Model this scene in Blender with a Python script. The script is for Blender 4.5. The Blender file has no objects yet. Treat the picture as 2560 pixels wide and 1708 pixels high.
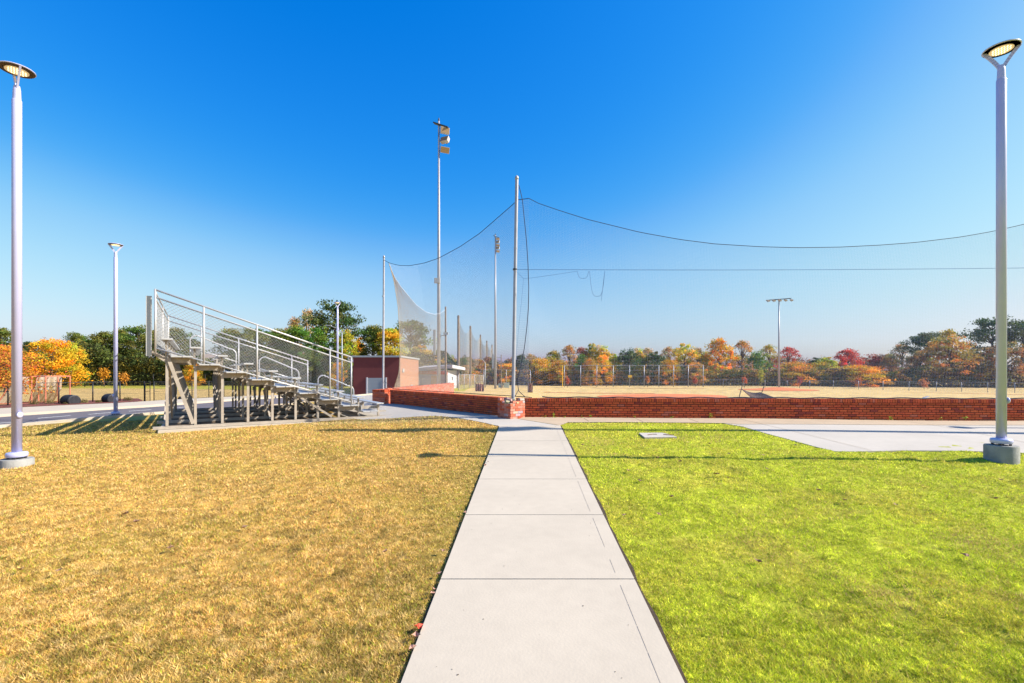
import bpy, math, random
import numpy as np
from mathutils import Vector, Matrix
R = math.radians
rnd = random.Random(7)
rng = np.random.default_rng(11)
scn = bpy.context.scene
C = scn.collection

# ------------------------------------------------------------------ camera, sky, sun, exposure
F, HZ, CH = 1205.0, 926.0, 1.79            # focal length and horizon in photo pixels, eye height
cam = bpy.data.cameras.new('camera'); cam.sensor_width = 36; cam.lens = 36 * F / 2560
cam.shift_y = (HZ - 854) / 2560; cam.clip_start = 0.05; cam.clip_end = 3000
co = bpy.data.objects.new('camera', cam); C.objects.link(co)
co.location = (0, 0, CH); co.rotation_euler = (R(90), 0, 0); scn.camera = co
SUN_EL, SUN_AZ = R(35.5), R(-4.5)          # azimuth measured from +X
sd = Vector((math.cos(SUN_EL) * math.cos(SUN_AZ), math.cos(SUN_EL) * math.sin(SUN_AZ), math.sin(SUN_EL)))
w = bpy.data.worlds.new('World'); scn.world = w; w.use_nodes = True
nt = w.node_tree; nt.nodes.clear()
sky = nt.nodes.new('ShaderNodeTexSky'); sky.sky_type = 'NISHITA'; sky.sun_disc = False
sky.sun_elevation = SUN_EL; sky.sun_rotation = R(90) - SUN_AZ
sky.altitude = 0; sky.air_density = 1.5; sky.dust_density = 1.0; sky.ozone_density = 3.0
EXPO = 1.1
def vscale(k, src):
    n = nt.nodes.new('ShaderNodeVectorMath'); n.operation = 'SCALE'; n.inputs['Scale'].default_value = k; nt.links.new(src, n.inputs[0]); return n.outputs[0]
cur = nt.nodes.new('ShaderNodeRGBCurve')      # deep clear autumn blue: less red high up, softer roll-off near the horizon
for ci, ptsc in enumerate((((0, 0), (.19, .006), (.286, .05), (.36, .17), (.44, .31), (.8, .66), (1, .82)), ((0, 0), (.3, .215), (.46, .37), (.64, .63), (.9, .84), (1, .88)), ((0, 0), (.5, .8), (.67, .92), (1, .99)))):
    cv = cur.mapping.curves[ci]
    for k in range(len(ptsc) - 2): cv.points.new(.5, .5)
    for k, (a, b) in enumerate(ptsc): cv.points[k].location = (a, b)
cur.mapping.update()
bg = nt.nodes.new('ShaderNodeBackground'); bg.inputs['Strength'].default_value = 0.15 * 2 ** -EXPO
wo = nt.nodes.new('ShaderNodeOutputWorld')
nt.links.new(vscale(.15, sky.outputs[0]), cur.inputs['Color']); nt.links.new(vscale(1 / .15, cur.outputs[0]), bg.inputs[0]); nt.links.new(bg.outputs[0], wo.inputs[0])
sl = bpy.data.lights.new('sun', 'SUN'); sl.energy = 4.6; sl.angle = R(0.36); sl.color = (1.0, 0.93, 0.82)
so = bpy.data.objects.new('sun', sl); C.objects.link(so); so.rotation_euler = sd.to_track_quat('Z', 'Y').to_euler(); so.location = sd * 60
vs = scn.view_settings; vs.view_transform = 'Standard'; vs.look = 'None'; vs.gamma = 1; vs.exposure = EXPO
scn.render.resolution_x = 1024; scn.render.resolution_y = 683
scn.cycles.transparent_max_bounces = 12

# ------------------------------------------------------------------ terrain
CP = np.array([
 (0,0,0),(0,4,.122),(0,8,.245),(0,12,.367),(0,14,.42),(-4,4,.11),(4,4,.13),(-8,8,.2),(8,8,.30),(-8,3,.07),(8,3,.12),(15,3,.15),(-15,3,.0),
 (-9,12.5,.17),(-4,15.6,.30),(-9.5,18.7,.15),(-7,21,.25),(-4,12,.3),(12,11,.38),(17,13,.42),(7,13.5,.42),(25,12,.42),(0,-10,-.3),(-20,-5,-.2),(20,-5,.0),
 (-5,20.5,.40),(-2.5,17.4,.42),(-4,26,.36),(-3.7,31,.30),(-3,36,.17),(-2.5,45,-.2),(-4,65,-.8),(-8,60,-.85),(-15,50,-.9),(-20,52,-.8),
 (-15.1,18.4,-.02),(-12.2,33.7,-.08),(-17,16,-.13),(-16,22,-.15),(-14,27,-.15),(-20,24,-.15),(-20,32,-.2),(-25,20,-.18),(-17,10,-.02),(-25,10,-.15),
 (-40,25,-.2),(-30,35,-.25),(-60,60,-.3),(-40,64,-.3),(-22,64,-.45),(-100,60,-.4),
 (3,18,.36),(10,20,.15),(20,20,.1),(3,30,-.15),(12,30,-.5),(25,30,-.6),(5,42,-1.0),(20,42,-1.21),(40,40,-1.21),(5,55,-1.2),(20,56,-1.21),(45,56,-1.21),
 (5,72,-1.21),(25,75,-1.21),(50,75,-1.21),(0,95,-1.3),(30,95,-1.3),(80,80,-1.3),(80,40,-1.2),(-30,95,-.6),(-80,100,-.5),(0,130,-1.2),(80,130,-1.2),(50,20,0)], float)
def _phi(r): return np.sqrt(r * r + 4.0)
_n = len(CP)
_A = _phi(np.hypot(CP[:, None, 0] - CP[None, :, 0], CP[:, None, 1] - CP[None, :, 1]))
_W = np.linalg.solve(_A + 0.0 * np.eye(_n), CP[:, 2] + 0.6)
def gz(x, y):
    x = np.asarray(x, float); y = np.asarray(y, float); sh = np.broadcast(x, y).shape
    x = np.broadcast_to(x, sh).ravel(); y = np.broadcast_to(y, sh).ravel(); out = np.empty(x.size)
    xc = np.clip(x, -130, 130); yc = np.clip(y, -15, 140)
    for i in range(0, x.size, 20000):
        s = slice(i, i + 20000)
        out[s] = _phi(np.hypot(xc[s, None] - CP[None, :, 0], yc[s, None] - CP[None, :, 1])) @ _W - 0.6
    return out.reshape(sh)
def g(x, y): return float(gz(x, y))
def at(px, py):
    """ground point seen at a photo pixel"""
    dx, dz = (px - 1280) / F, -(py - HZ) / F
    Y = np.concatenate([np.arange(1.5, 40, .02), np.arange(40, 130, .1)])
    d = CH + dz * Y - gz(dx * Y, Y)
    k = np.where(d <= 0)[0]
    y = Y[k[0]] if len(k) else 128.0
    return Vector((dx * y, y, g(dx * y, y)))
def up(px, py, Y): return Vector(((px - 1280) / F * Y, Y, CH - (py - HZ) / F * Y))
def zt(py, Y): return CH - (py - HZ) / F * Y

# ------------------------------------------------------------------ noise for numpy
_T = rng.random((256, 256))
def vnoise(x, y):
    xi = np.floor(x).astype(int); yi = np.floor(y).astype(int); fx = x - xi; fy = y - yi
    fx = fx * fx * (3 - 2 * fx); fy = fy * fy * (3 - 2 * fy)
    a = _T[xi & 255, yi & 255]; b = _T[(xi + 1) & 255, yi & 255]; c = _T[xi & 255, (yi + 1) & 255]; d = _T[(xi + 1) & 255, (yi + 1) & 255]
    return (a * (1 - fx) + b * fx) * (1 - fy) + (c * (1 - fx) + d * fx) * fy
def fbm(x, y, o=4):
    s = 0; a = .5; t = 0
    for i in range(o): s = s + a * vnoise(x * 2 ** i + 17 * i, y * 2 ** i + 31 * i); t += a; a *= .5
    return s / t

# ------------------------------------------------------------------ materials
def lin(c):
    return tuple(((v / 255) / 12.92 if v / 255 <= .04045 else ((v / 255 + .055) / 1.055) ** 2.4) for v in c)
MATS = {}
def mat(name, col, rough=.6, metal=0., noise=0., nscale=8., bump=0., bscale=40., attr=None, spec=.5, emit=0., objcol=False, trans=0., stretch=None, n2=0.):
    if name in MATS: return MATS[name]
    m = bpy.data.materials.new(name); m.use_nodes = True; t = m.node_tree; N = t.nodes; L = t.links
    b = N['Principled BSDF']; b.inputs['Roughness'].default_value = rough; b.inputs['Metallic'].default_value = metal
    b.inputs['Specular IOR Level'].default_value = spec
    tc = N.new('ShaderNodeTexCoord'); vec = tc.outputs['Object']
    if stretch:
        mp = N.new('ShaderNodeMapping'); mp.inputs['Scale'].default_value = stretch; L.new(vec, mp.inputs[0]); vec = mp.outputs[0]
    src = None
    if attr:
        a = N.new('ShaderNodeAttribute'); a.attribute_name = attr; src = a.outputs['Color']
    if objcol:
        oi = N.new('ShaderNodeObjectInfo')
        if src is not None:
            mx = N.new('ShaderNodeMix'); mx.data_type = 'RGBA'; mx.blend_type = 'MULTIPLY'; mx.inputs[0].default_value = 1
            L.new(src, mx.inputs[6]); L.new(oi.outputs['Color'], mx.inputs[7]); src = mx.outputs[2]
        else: src = oi.outputs['Color']
    if src is None:
        rgb = N.new('ShaderNodeRGB'); rgb.outputs[0].default_value = (*col, 1); src = rgb.outputs[0]
    elif col is not None:
        mx = N.new('ShaderNodeMix'); mx.data_type = 'RGBA'; mx.blend_type = 'MULTIPLY'; mx.inputs[0].default_value = 1
        L.new(src, mx.inputs[6]); mx.inputs[7].default_value = (*col, 1); src = mx.outputs[2]
    for amt, sc in ((noise, nscale), (n2, nscale * 9)):
        if amt > 0:
            no = N.new('ShaderNodeTexNoise'); no.inputs['Scale'].default_value = sc; no.inputs['Detail'].default_value = 6; L.new(vec, no.inputs['Vector'])
            mr = N.new('ShaderNodeMapRange'); mr.inputs['From Min'].default_value = .3; mr.inputs['From Max'].default_value = .7
            mr.inputs['To Min'].default_value = 1 - amt; mr.inputs['To Max'].default_value = 1 + amt; L.new(no.outputs[0], mr.inputs[0])
            vm = N.new('ShaderNodeVectorMath'); vm.operation = 'SCALE'; L.new(src, vm.inputs[0]); L.new(mr.outputs[0], vm.inputs['Scale']); src = vm.outputs[0]
    L.new(src, b.inputs['Base Color'])
    if bump > 0:
        no = N.new('ShaderNodeTexNoise'); no.inputs['Scale'].default_value = bscale; no.inputs['Detail'].default_value = 5; L.new(vec, no.inputs['Vector'])
        bp = N.new('ShaderNodeBump'); bp.inputs['Strength'].default_value = bump; bp.inputs['Distance'].default_value = .02; L.new(no.outputs[0], bp.inputs['Height']); L.new(bp.outputs[0], b.inputs['Normal'])
    if emit > 0:
        b.inputs['Emission Color'].default_value = (1.0, .78, .42, 1); b.inputs['Emission Strength'].default_value = emit
    if trans > 0:
        tr = N.new('ShaderNodeBsdfTranslucent'); L.new(src, tr.inputs[0]); ms = N.new('ShaderNodeMixShader'); ms.inputs[0].default_value = trans
        L.new(b.outputs[0], ms.inputs[1]); L.new(tr.outputs[0], ms.inputs[2]); L.new(ms.outputs[0], N['Material Output'].inputs[0])
    MATS[name] = m; return m
M_ground = mat('ground_turf', None, .9, attr='zone', noise=.22, nscale=1.1, bump=.6, bscale=30, spec=.1, n2=.3)
M_conc = mat('concrete', (.455, .395, .312), .85, noise=.05, nscale=.9, bump=.08, bscale=55, spec=.2, n2=.03)
M_concg = mat('concrete_grey', (.43, .39, .335), .85, noise=.06, nscale=1.0, bump=.12, bscale=60, spec=.2, n2=.03)
M_conct = mat('concrete_tan', (.42, .325, .225), .85, noise=.08, nscale=1.6, bump=.12, bscale=60, spec=.2, n2=.04)
M_base = mat('concrete_base', (.27, .27, .255), .9, noise=.22, nscale=5, bump=.3, bscale=40, spec=.2)
M_soil = mat('soil', (.045, .028, .016), .95, noise=.3, nscale=20, bump=.5)
M_asph = mat('asphalt', (.13, .115, .125), .9, noise=.1, nscale=1.5, bump=.2, bscale=90, spec=.2, n2=.08)
M_paint = mat('road_paint', (.75, .74, .7), .7, noise=.1)
M_mulch = mat('mulch', (.15, .04, .025), .95, noise=.4, nscale=6, bump=.8, bscale=30)
M_clay = mat('clay_dirt', (.55, .15, .035), .95, noise=.15, nscale=1.2, bump=.2, n2=.1)
M_lamp = mat('lamp_paint', (.46, .47, .70), .3, metal=.12, noise=.03, nscale=3)
M_under = mat('lamp_underside', (.16, .10, .06), .6)
M_led = mat('led_lens', (.6, .42, .2), .3, emit=.16)
M_dots = mat('led_dots', (1, .9, .7), .3, emit=1.1)
M_galv = mat('galvanised', (.33, .34, .38), .42, metal=.15, noise=.10, nscale=7, n2=.06)
M_galvw = mat('galvanised_warm_bounce', (.37, .32, .26), .62, metal=.1, noise=.14, nscale=5, n2=.1)  # warm reflected light is put into this beige
M_alu = mat('aluminium', (.46, .455, .45), .38, metal=.2, noise=.05, nscale=5)
M_wire = mat('wire', (.34, .34, .33), .5, metal=.2)
M_wire2 = mat('fence_wire', (.15, .145, .14), .6, metal=.1)
M_black = mat('black_vinyl', (.012, .012, .014), .5)
M_dark = mat('dark_metal', (.03, .03, .035), .5)
M_net = mat('net_twine', (.50, .56, .68), .8, spec=.2)
M_nettan = mat('net_twine_faded', (.36, .29, .19), .8, spec=.2)
M_rope = mat('rope', (.018, .022, .045), .8)
M_rope2 = mat('rope_blue', (.06, .14, .30), .8)
M_brick = mat('brick', None, .85, attr='tint', noise=.12, nscale=30, bump=.25, bscale=90, spec=.2)
M_mortar = mat('mortar', (.035, .025, .022), .95, noise=.15)
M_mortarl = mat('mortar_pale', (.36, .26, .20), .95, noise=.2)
M_bark = mat('bark', (.115, .08, .058), .95, noise=.3, nscale=3)
M_leaf = mat('foliage', None, .75, attr='tint', objcol=True, trans=.28, spec=.2)
M_blade = mat('grass_blades', None, .75, attr='tint', trans=.22, spec=.15)
M_wood = mat('wood_post', (.19, .14, .095), .9, noise=.2, nscale=4)
M_bshade = mat('building_brick_shaded', (.155, .036, .034), .9, noise=.06, nscale=2)  # shade on the building front is put into this brick colour
M_bsunlit = mat('building_brick_sunlit', (.33, .14, .075), .9, noise=.05, nscale=2)  # same brick with sunlight put into the colour
M_white = mat('white_paint', (.47, .46, .48), .7, noise=.03)
M_grey = mat('grey_paint', lin((150, 156, 160)), .6)
M_orange = mat('orange_paint', (.55, .17, .10), .6, noise=.1)
M_band = mat('orange_band', lin((200, 92, 50)), .7)
M_tan = mat('tan_paint', lin((196, 158, 96)), .7)
M_fix = mat('floodlight_shell', (.42, .41, .40), .45, metal=.1, noise=.05)
M_fixface = mat('floodlight_face', (.27, .18, .10), .4)
M_green = mat('utility_green', lin((176, 188, 172)), .6)
M_roof = mat('roof_shingle', lin((150, 132, 122)), .9, noise=.2, nscale=8)
M_yellow = mat('yellow_paint', lin((230, 180, 40)), .6)
M_screen = mat('windscreen_cloth', lin((170, 128, 110)), .9, noise=.2, nscale=3)
M_plastic = mat('black_plastic', (.012, .014, .02), .5, noise=.2, nscale=5)
M_rust = mat('rust_stain', (.16, .07, .04), .9)
M_dleaf = mat('dry_leaf', (.30, .17, .10), .8, objcol=False, noise=.3)
M_rleaf = mat('red_leaf', (.55, .06, .02), .7)
M_gl = mat('window_glass', (.05, .06, .08), .1)

# ------------------------------------------------------------------ mesh builder
class MB:
    def __init__(s): s.v = []; s.f = []; s.c = []; s.cc = None
    def add(s, vs, fs):
        n = len(s.v); s.v += [tuple(q) for q in vs]; s.f += [tuple(i + n for i in q) for q in fs]
        if s.cc is not None: s.c += [s.cc] * len(vs)
        return s
    def box(s, c, size, ax=None, ay=None, az=None):
        c = Vector(c); ax = Vector(ax or (1, 0, 0)); ay = Vector(ay or (0, 1, 0)); az = Vector(az or (0, 0, 1))
        hx, hy, hz = size[0] / 2, size[1] / 2, size[2] / 2
        P = [c + ax * (i * hx) + ay * (j * hy) + az * (k * hz) for k in (-1, 1) for j in (-1, 1) for i in (-1, 1)]
        return s.add(P, [(0, 2, 3, 1), (4, 5, 7, 6), (0, 1, 5, 4), (2, 6, 7, 3), (0, 4, 6, 2), (1, 3, 7, 5)])
    def beam(s, p, q, wd, ht, side=None):
        p = Vector(p); q = Vector(q); d = (q - p); L = d.length; d.normalize()
        sv = Vector(side) if side is not None else (Vector((0, 0, 1)).cross(d) if abs(d.z) < .95 else Vector((1, 0, 0)))
        sv = (sv - d * sv.dot(d)).normalized(); u = d.cross(sv)
        return s.box((p + q) / 2, (L, wd, ht), d, sv, u)
    def tube(s, pts, r, n=8, cap=True):
        pts = [Vector(p) for p in pts]; rs = r if isinstance(r, (list, tuple)) else [r] * len(pts)
        rings = []; prev = None
        for i, p in enumerate(pts):
            d = (pts[min(i + 1, len(pts) - 1)] - pts[max(i - 1, 0)]).normalized()
            if prev is None:
                a = d.cross(Vector((0, 0, 1))) if abs(d.z) < .9 else d.cross(Vector((0, 1, 0)))
            else: a = prev - d * prev.dot(d)
            a.normalize(); prev = a; b = d.cross(a)
            rings.append([p + a * (rs[i] * math.cos(2 * math.pi * k / n)) + b * (rs[i] * math.sin(2 * math.pi * k / n)) for k in range(n)])
        vs_ = [v for rg in rings for v in rg]; fs = []
        for i in range(len(rings) - 1):
            for k in range(n):
                fs.append((i * n + k, i * n + (k + 1) % n, (i + 1) * n + (k + 1) % n, (i + 1) * n + k))
        if cap: fs.append(tuple(range(n))[::-1]); fs.append(tuple((len(rings) - 1) * n + k for k in range(n)))
        return s.add(vs_, fs)
    def lathe(s, prof, n=24, o=(0, 0, 0), ax=None, ay=None, az=None):
        o = Vector(o); ax = Vector(ax or (1, 0, 0)); ay = Vector(ay or (0, 1, 0)); az = Vector(az or (0, 0, 1)); vs_ = []; fs = []
        for r, z in prof:
            for k in range(n):
                t = 2 * math.pi * k / n; vs_.append(o + ax * (r * math.cos(t)) + ay * (r * math.sin(t)) + az * z)
        for i in range(len(prof) - 1):
            for k in range(n): fs.append((i * n + k, i * n + (k + 1) % n, (i + 1) * n + (k + 1) % n, (i + 1) * n + k))
        fs.append(tuple(range(n))[::-1]); fs.append(tuple((len(prof) - 1) * n + k for k in range(n)))
        return s.add(vs_, fs)
    def build(s, name, m, parent=None, smooth=False, bevel=0, world=True):
        me = bpy.data.meshes.new(name)
        o0 = parent_world(parent) if (parent and world) else Vector((0, 0, 0))
        me.from_pydata([(v[0] - o0.x, v[1] - o0.y, v[2] - o0.z) for v in s.v], [], s.f)
        if s.c:
            a = me.color_attributes.new('tint', 'FLOAT_COLOR', 'POINT')
            a.data.foreach_set('color', np.array([(*q, 1) for q in s.c], float).ravel())
        if smooth: me.polygons.foreach_set('use_smooth', [True] * len(me.polygons))
        me.materials.append(m); me.update()
        ob = bpy.data.objects.new(name, me); C.objects.link(ob)
        if parent: ob.parent = parent
        if bevel:
            bv = ob.modifiers.new('bevel', 'BEVEL'); bv.width = bevel; bv.segments = 2
        return ob
def parent_world(p):
    v = Vector((0, 0, 0))
    while p: v += p.location; p = p.parent
    return v
def tag(o, label=None, cat=None, group=None, kind=None):
    if label: o['label'] = label
    if cat: o['category'] = cat
    if group: o['group'] = group
    if kind: o['kind'] = kind
    return o
def thing(name, label, cat, loc=(0, 0, 0), group=None):
    o = bpy.data.objects.new(name, None); C.objects.link(o); o.location = loc; o.empty_display_size = .3
    return tag(o, label, cat, group)
def copy_tree(o, parent=None):
    c = o.copy(); C.objects.link(c)
    if parent: c.parent = parent
    for ch in list(o.children): copy_tree(ch, c)
    return c
def np_mesh(name, V, Fc, nper, m, cols=None, parent=None, smooth=False, colname='tint'):
    me = bpy.data.meshes.new(name); nf = len(Fc)
    me.vertices.add(len(V)); me.vertices.foreach_set('co', V.astype(np.float32).ravel())
    me.loops.add(nf * nper); me.loops.foreach_set('vertex_index', Fc.astype(np.int32).ravel())
    me.polygons.add(nf); me.polygons.foreach_set('loop_start', np.arange(0, nf * nper, nper, dtype=np.int32))
    if cols is not None:
        a = me.color_attributes.new(colname, 'FLOAT_COLOR', 'POINT')
        a.data.foreach_set('color', np.concatenate([cols, np.ones((len(cols), 1))], 1).astype(np.float32).ravel())
    if smooth: me.polygons.foreach_set('use_smooth', np.ones(nf, bool))
    me.materials.append(m); me.update(calc_edges=True); me.validate()
    ob = bpy.data.objects.new(name, me); C.objects.link(ob)
    if parent: ob.parent = parent
    return ob

# ------------------------------------------------------------------ ground zones (turf colours; near ground darkened for blade shade)
GOLD = np.array([.62, .375, .098]); GOLD2 = np.array([.45, .325, .06]); GREEN = np.array([.63, .66, .055]); GREEN2 = np.array([.66, .55, .085])
TANF = np.array([.51, .36, .145]); OLIVE = np.array([.33, .30, .05])
def pathx(y): return .088 + .0299 * y
def turf_col(x, y):
    """left lawn is golden, right lawn yellow-green, sports fields pale straw"""
    n = fbm(x * .9, y * .9); n2 = fbm(x * 3.1 + 9, y * 3.1); k = np.clip((n - .48) * 4 + (n2 - .5) * 2.5, 0, 1)[..., None]
    left = GOLD * (1 - .5 * k) + GOLD2 * (.5 * k)
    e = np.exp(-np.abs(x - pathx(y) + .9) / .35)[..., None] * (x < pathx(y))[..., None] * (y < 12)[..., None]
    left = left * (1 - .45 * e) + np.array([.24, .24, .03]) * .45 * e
    right = GREEN * (1 - .55 * k) + GREEN2 * (.55 * k)
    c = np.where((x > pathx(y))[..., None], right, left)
    far = np.clip((y - 13.2) / .6, 0, 1) * (x > -6)
    tn = TANF * (.86 + .28 * n)[..., None]
    c = c * (1 - far[..., None]) + tn * far[..., None]
    lf = ((x < -17) & (y > 18) & (x < -19 - 0 * y)) | ((y > 36) & (x < -6))
    fl = np.where((y > 55)[..., None], OLIVE, TANF * np.array([.88, .85, .8])) * (.9 + .2 * n)[..., None]
    c = np.where(lf[..., None], fl, c)
    verge = (x < -8.5) & (y > 11) & (~lf)
    c = np.where(verge[..., None], c * .7 + np.array([.26, .24, .05]) * .3, c)
    return c
def relief(x, y):
    n = fbm(x * .8 + 3, y * 1.5 + 7, 2); seam = np.exp(-np.abs(n - .5) / .018) * np.clip(fbm(x * 1.1 + 9, y * 1.1) * 4 - 1.6, 0, 1) * (x > pathx(y) + .3)
    return ((fbm(x * 1.3, y * 1.3, 3) - .5) * .035 + (fbm(x * 4.2 + 2, y * 4.2, 2) - .5) * .05 + (vnoise(x * 10 + 2, y * 10) - .5) * .014 - .03 * seam) * np.clip((10.5 - y) / 2, 0, 1) * np.clip(np.abs(x - pathx(y)) - .74, .1, 1)
xs = np.concatenate([np.linspace(-1500, -130, 8), np.arange(-120, -30, 3.), np.arange(-30, -12, .5), np.arange(-12, -9, .25), np.arange(-9, 9.5, .07), np.arange(9.6, 18, .25), np.arange(18, 40, .6), np.arange(40, 120, 3.), np.linspace(130, 1500, 8)])
ys = np.concatenate([np.linspace(-400, -16, 5), np.arange(-14, 0, 1.), np.arange(0, 1.6, .25), np.arange(1.6, 10, .07), np.arange(10.1, 24, .25), np.arange(24, 50, .5), np.arange(50, 110, 1.5), np.linspace(115, 140, 5), np.linspace(200, 2500, 8)])
GX, GY = np.meshgrid(xs, ys); GZ = gz(GX, GY)
GZ = GZ + np.where(GY > 0, relief(GX, GY), 0)
V = np.stack([GX, GY, GZ], -1).reshape(-1, 3); nx, ny = len(xs), len(ys)
I = np.arange(nx * ny).reshape(ny, nx)
Q = np.stack([I[:-1, :-1], I[:-1, 1:], I[1:, 1:], I[1:, :-1]], -1).reshape(-1, 4)
ground = np_mesh('ground', V, Q, 4, M_ground, (turf_col(GX, GY) * np.where((GY < 17) & (GY > -20), np.where(GX > pathx(GY), .52, .62), 1)[..., None]).reshape(-1, 3), smooth=True, colname='zone'); tag(ground, kind='structure')  # near ground colour darkened in place of self-shadow between blades

import bmesh
def sheet(name, pts, m, off, cell=.5, kind='structure', skirt=0.0, parent=None):
    """polygon laid on the terrain as a sheet; pts are (x, y)"""
    bm = bmesh.new(); f = bm.faces.new([bm.verts.new((p[0], p[1], 0)) for p in pts])
    x0 = min(p[0] for p in pts); x1 = max(p[0] for p in pts); y0 = min(p[1] for p in pts); y1 = max(p[1] for p in pts)
    for ax, a, b in ((0, x0, x1), (1, y0, y1)):
        k = a + cell
        while k < b:
            co_ = (k, 0, 0) if ax == 0 else (0, k, 0); no_ = (1, 0, 0) if ax == 0 else (0, 1, 0)
            bmesh.ops.bisect_plane(bm, geom=bm.verts[:] + bm.edges[:] + bm.faces[:], plane_co=co_, plane_no=no_); k += cell
    P = np.array([v.co[:2] for v in bm.verts]); Z = gz(P[:, 0], P[:, 1]) + off
    for v, z in zip(bm.verts, Z): v.co.z = z
    if skirt:
        be = [e for e in bm.edges if e.is_boundary]
        r = bmesh.ops.extrude_edge_only(bm, edges=be)
        for v in r['geom']:
            if isinstance(v, bmesh.types.BMVert): v.co.z -= skirt
    bmesh.ops.recalc_face_normals(bm, faces=bm.faces[:])
    me = bpy.data.meshes.new(name); bm.to_mesh(me); bm.free(); me.materials.append(m)
    o = bpy.data.objects.new(name, me); C.objects.link(o)
    if parent: o.parent = parent
    elif kind: o['kind'] = kind
    return o
def A2(*pp): return [tuple(at(*p)[:2]) for p in pp]

# path: cast slabs with open joints between them, a trowelled border along both edges
XL = lambda y: -.674 + .0299 * y
XR = lambda y: .85 + .0299 * y
jy = [-1.0, .68, 2.2, 3.79, 5.32, 6.86, 8.39, 9.93, 12.15]
mb = MB(); mg = MB()
for a, b in zip(jy[:-1], jy[1:]):
    ga = .007; n = 4
    for i in range(n):
        ya, yb = a + ga + (b - a - 2 * ga) * i / n, a + ga + (b - a - 2 * ga) * (i + 1) / n
        P = [(XL(ya), ya), (XR(ya), ya), (XR(yb), yb), (XL(yb), yb)]
        top = [(x, y, g(x * .0, y) + .034) for x, y in P]; bot = [(x, y, z - .12) for x, y, z in top]
        fs = [(0, 1, 2, 3), (0, 4, 5, 1), (2, 6, 7, 3), (1, 5, 6, 2), (3, 7, 4, 0)]
        mb.add(top + bot, fs)
path = mb.build('path', M_conc); tag(path, kind='structure')
sheet('path_joint_bed', [(XL(-1) + .01, -1), (XR(-1) - .01, -1), (XR(12.1) - .01, 12.1), (XL(12.1) + .01, 12.1)], mat('joint_fill', (.17, .13, .09), .95), .02, 1.0)
mt = MB()
for sx in (-1, 1):
    for a, b in zip(jy[:-1], jy[1:]):
        fx = (lambda y: XL(y) + .13) if sx < 0 else (lambda y: XR(y) - .13)
        for i in range(5):
            if rnd.random() < (.06 if sx > 0 else 1.1): continue
            ya, yb = a + .1 + (b - a - .2) * i / 5, a + .1 + (b - a - .2) * (i + .98) / 5
            mt.add([(fx(ya) - .0015, ya, g(0, ya) + .0362), (fx(ya) + .0015, ya, g(0, ya) + .0362), (fx(yb) + .002, yb, g(0, yb) + .0362), (fx(yb) - .002, yb, g(0, yb) + .0362)], [(0, 1, 2, 3)])
o = mt.build('path_border_line', mat('trowel_line', (.37, .32, .255), .9)); tag(o, kind='structure')
for nm, f0, wd in (('left_edge_soil', XL, -.012), ('right_edge_soil', XR, .028)):
    pts = []
    for y in np.arange(-1, 12.2, .25): pts.append((f0(y), y))
    P2 = [(f0(y) + wd * (.6 + rnd.random() * .9), y) for y in np.arange(-1, 12.2, .25)][::-1]
    sheet(nm, pts + P2, M_soil, .022, 5)

# paving along the walls
pw = [(1.217, 12.15), (XL(12.15), 12.15)]
rightgrass = [tuple(p) for p in A2((1400, 1064), (1420, 1058), (1560, 1057.5), (1740, 1059), (1810, 1060), (1857, 1068), (1919, 1086), (1993, 1106), (2040, 1119), (2066, 1125), (2088, 1130), (2130, 1131), (2249, 1128), (2400, 1129), (2560, 1134))]
rightgrass[0] = (XR(12.15), 12.15)
plaza_r = rightgrass[5:] + [(16, rightgrass[-1][1]), (26, 8.2), (26, 12.1)] + [(rightgrass[5][0] + .1, rightgrass[5][1] + .42)]
sheet('plaza_paving', [rightgrass[4]] + plaza_r, M_concg, .012, .5, skirt=.08)
strip_top = [(.3, 13.9), (13, 13.2), (26, 12.5)]
sheet('wall_apron', [(.2, 13.5)] + [rightgrass[0]] + rightgrass[1:5] + [(rightgrass[5][0] + .1, rightgrass[5][1] + .42), (26, 12.1)] + strip_top[::-1], M_conct, .018, .5)
lg = A2((1253, 1068), (1201, 1056), (1140, 1045), (1088, 1040.5), (1033, 1043), (972, 1047), (905, 1050))
left_plaza = [(XR(12.15) - .02, 12.16), (XL(12.15), 12.16)] + lg[1:] + [(-5.2, 15.4), (-8.2, 20.3), (-9.5, 26), (-12, 38), (-13, 49), (-6, 49), (-7, 30), (-6.2, 22), (-5.3, 20.4), (-.5, 14.6), (.2, 13.5)]
sheet('left_plaza', left_plaza, M_concg, .012, .5, skirt=.08)

mb = MB()
for (xa, ya), (xb, yb) in (((1460, 1047.5), (1472, 1055.5)), ((1589, 1048), (1608, 1056.5)), ((1722, 1049), (1748, 1058)), ((1850, 1050), (1905, 1062)), ((2230, 1052), (2330, 1064)), ((1905, 1062), (2180, 1129.5)), ((2330, 1064), (2620, 1120))):
    a = at(xa, ya); b = at(xb, yb); n = Vector((-(b - a).y, (b - a).x, 0)).normalized() * .006
    for i in range(6):
        p_, q_ = a.lerp(b, i / 6), a.lerp(b, (i + 1) / 6); mb.add([(v.x, v.y, g(v.x, v.y) + .0225) for v in (p_ - n, p_ + n, q_ + n, q_ - n)], [(0, 1, 2, 3)])
tag(mb.build('paving_joints', mat('joint_line', (.20, .15, .09), .95)), kind='structure')
mb = MB()
for k in range(46):
    y = 2.3 + 9.5 * rnd.random() ** 1.6; x = XL(y) + .1 + 1.3 * rnd.random(); r_ = .002 + .004 * rnd.random(); mb.add([(x + r_ * math.cos(t) * (.6 + .8 * rnd.random()), y + r_ * math.sin(t) * (.6 + .8 * rnd.random()), g(0, y) + .0365) for t in (0, 1.05, 2.1, 3.14, 4.2, 5.2)], [(0, 1, 2, 3, 4, 5)])
tag(mb.build('path_specks', mat('speck', (.10, .08, .06), .95)), kind='structure')
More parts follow.
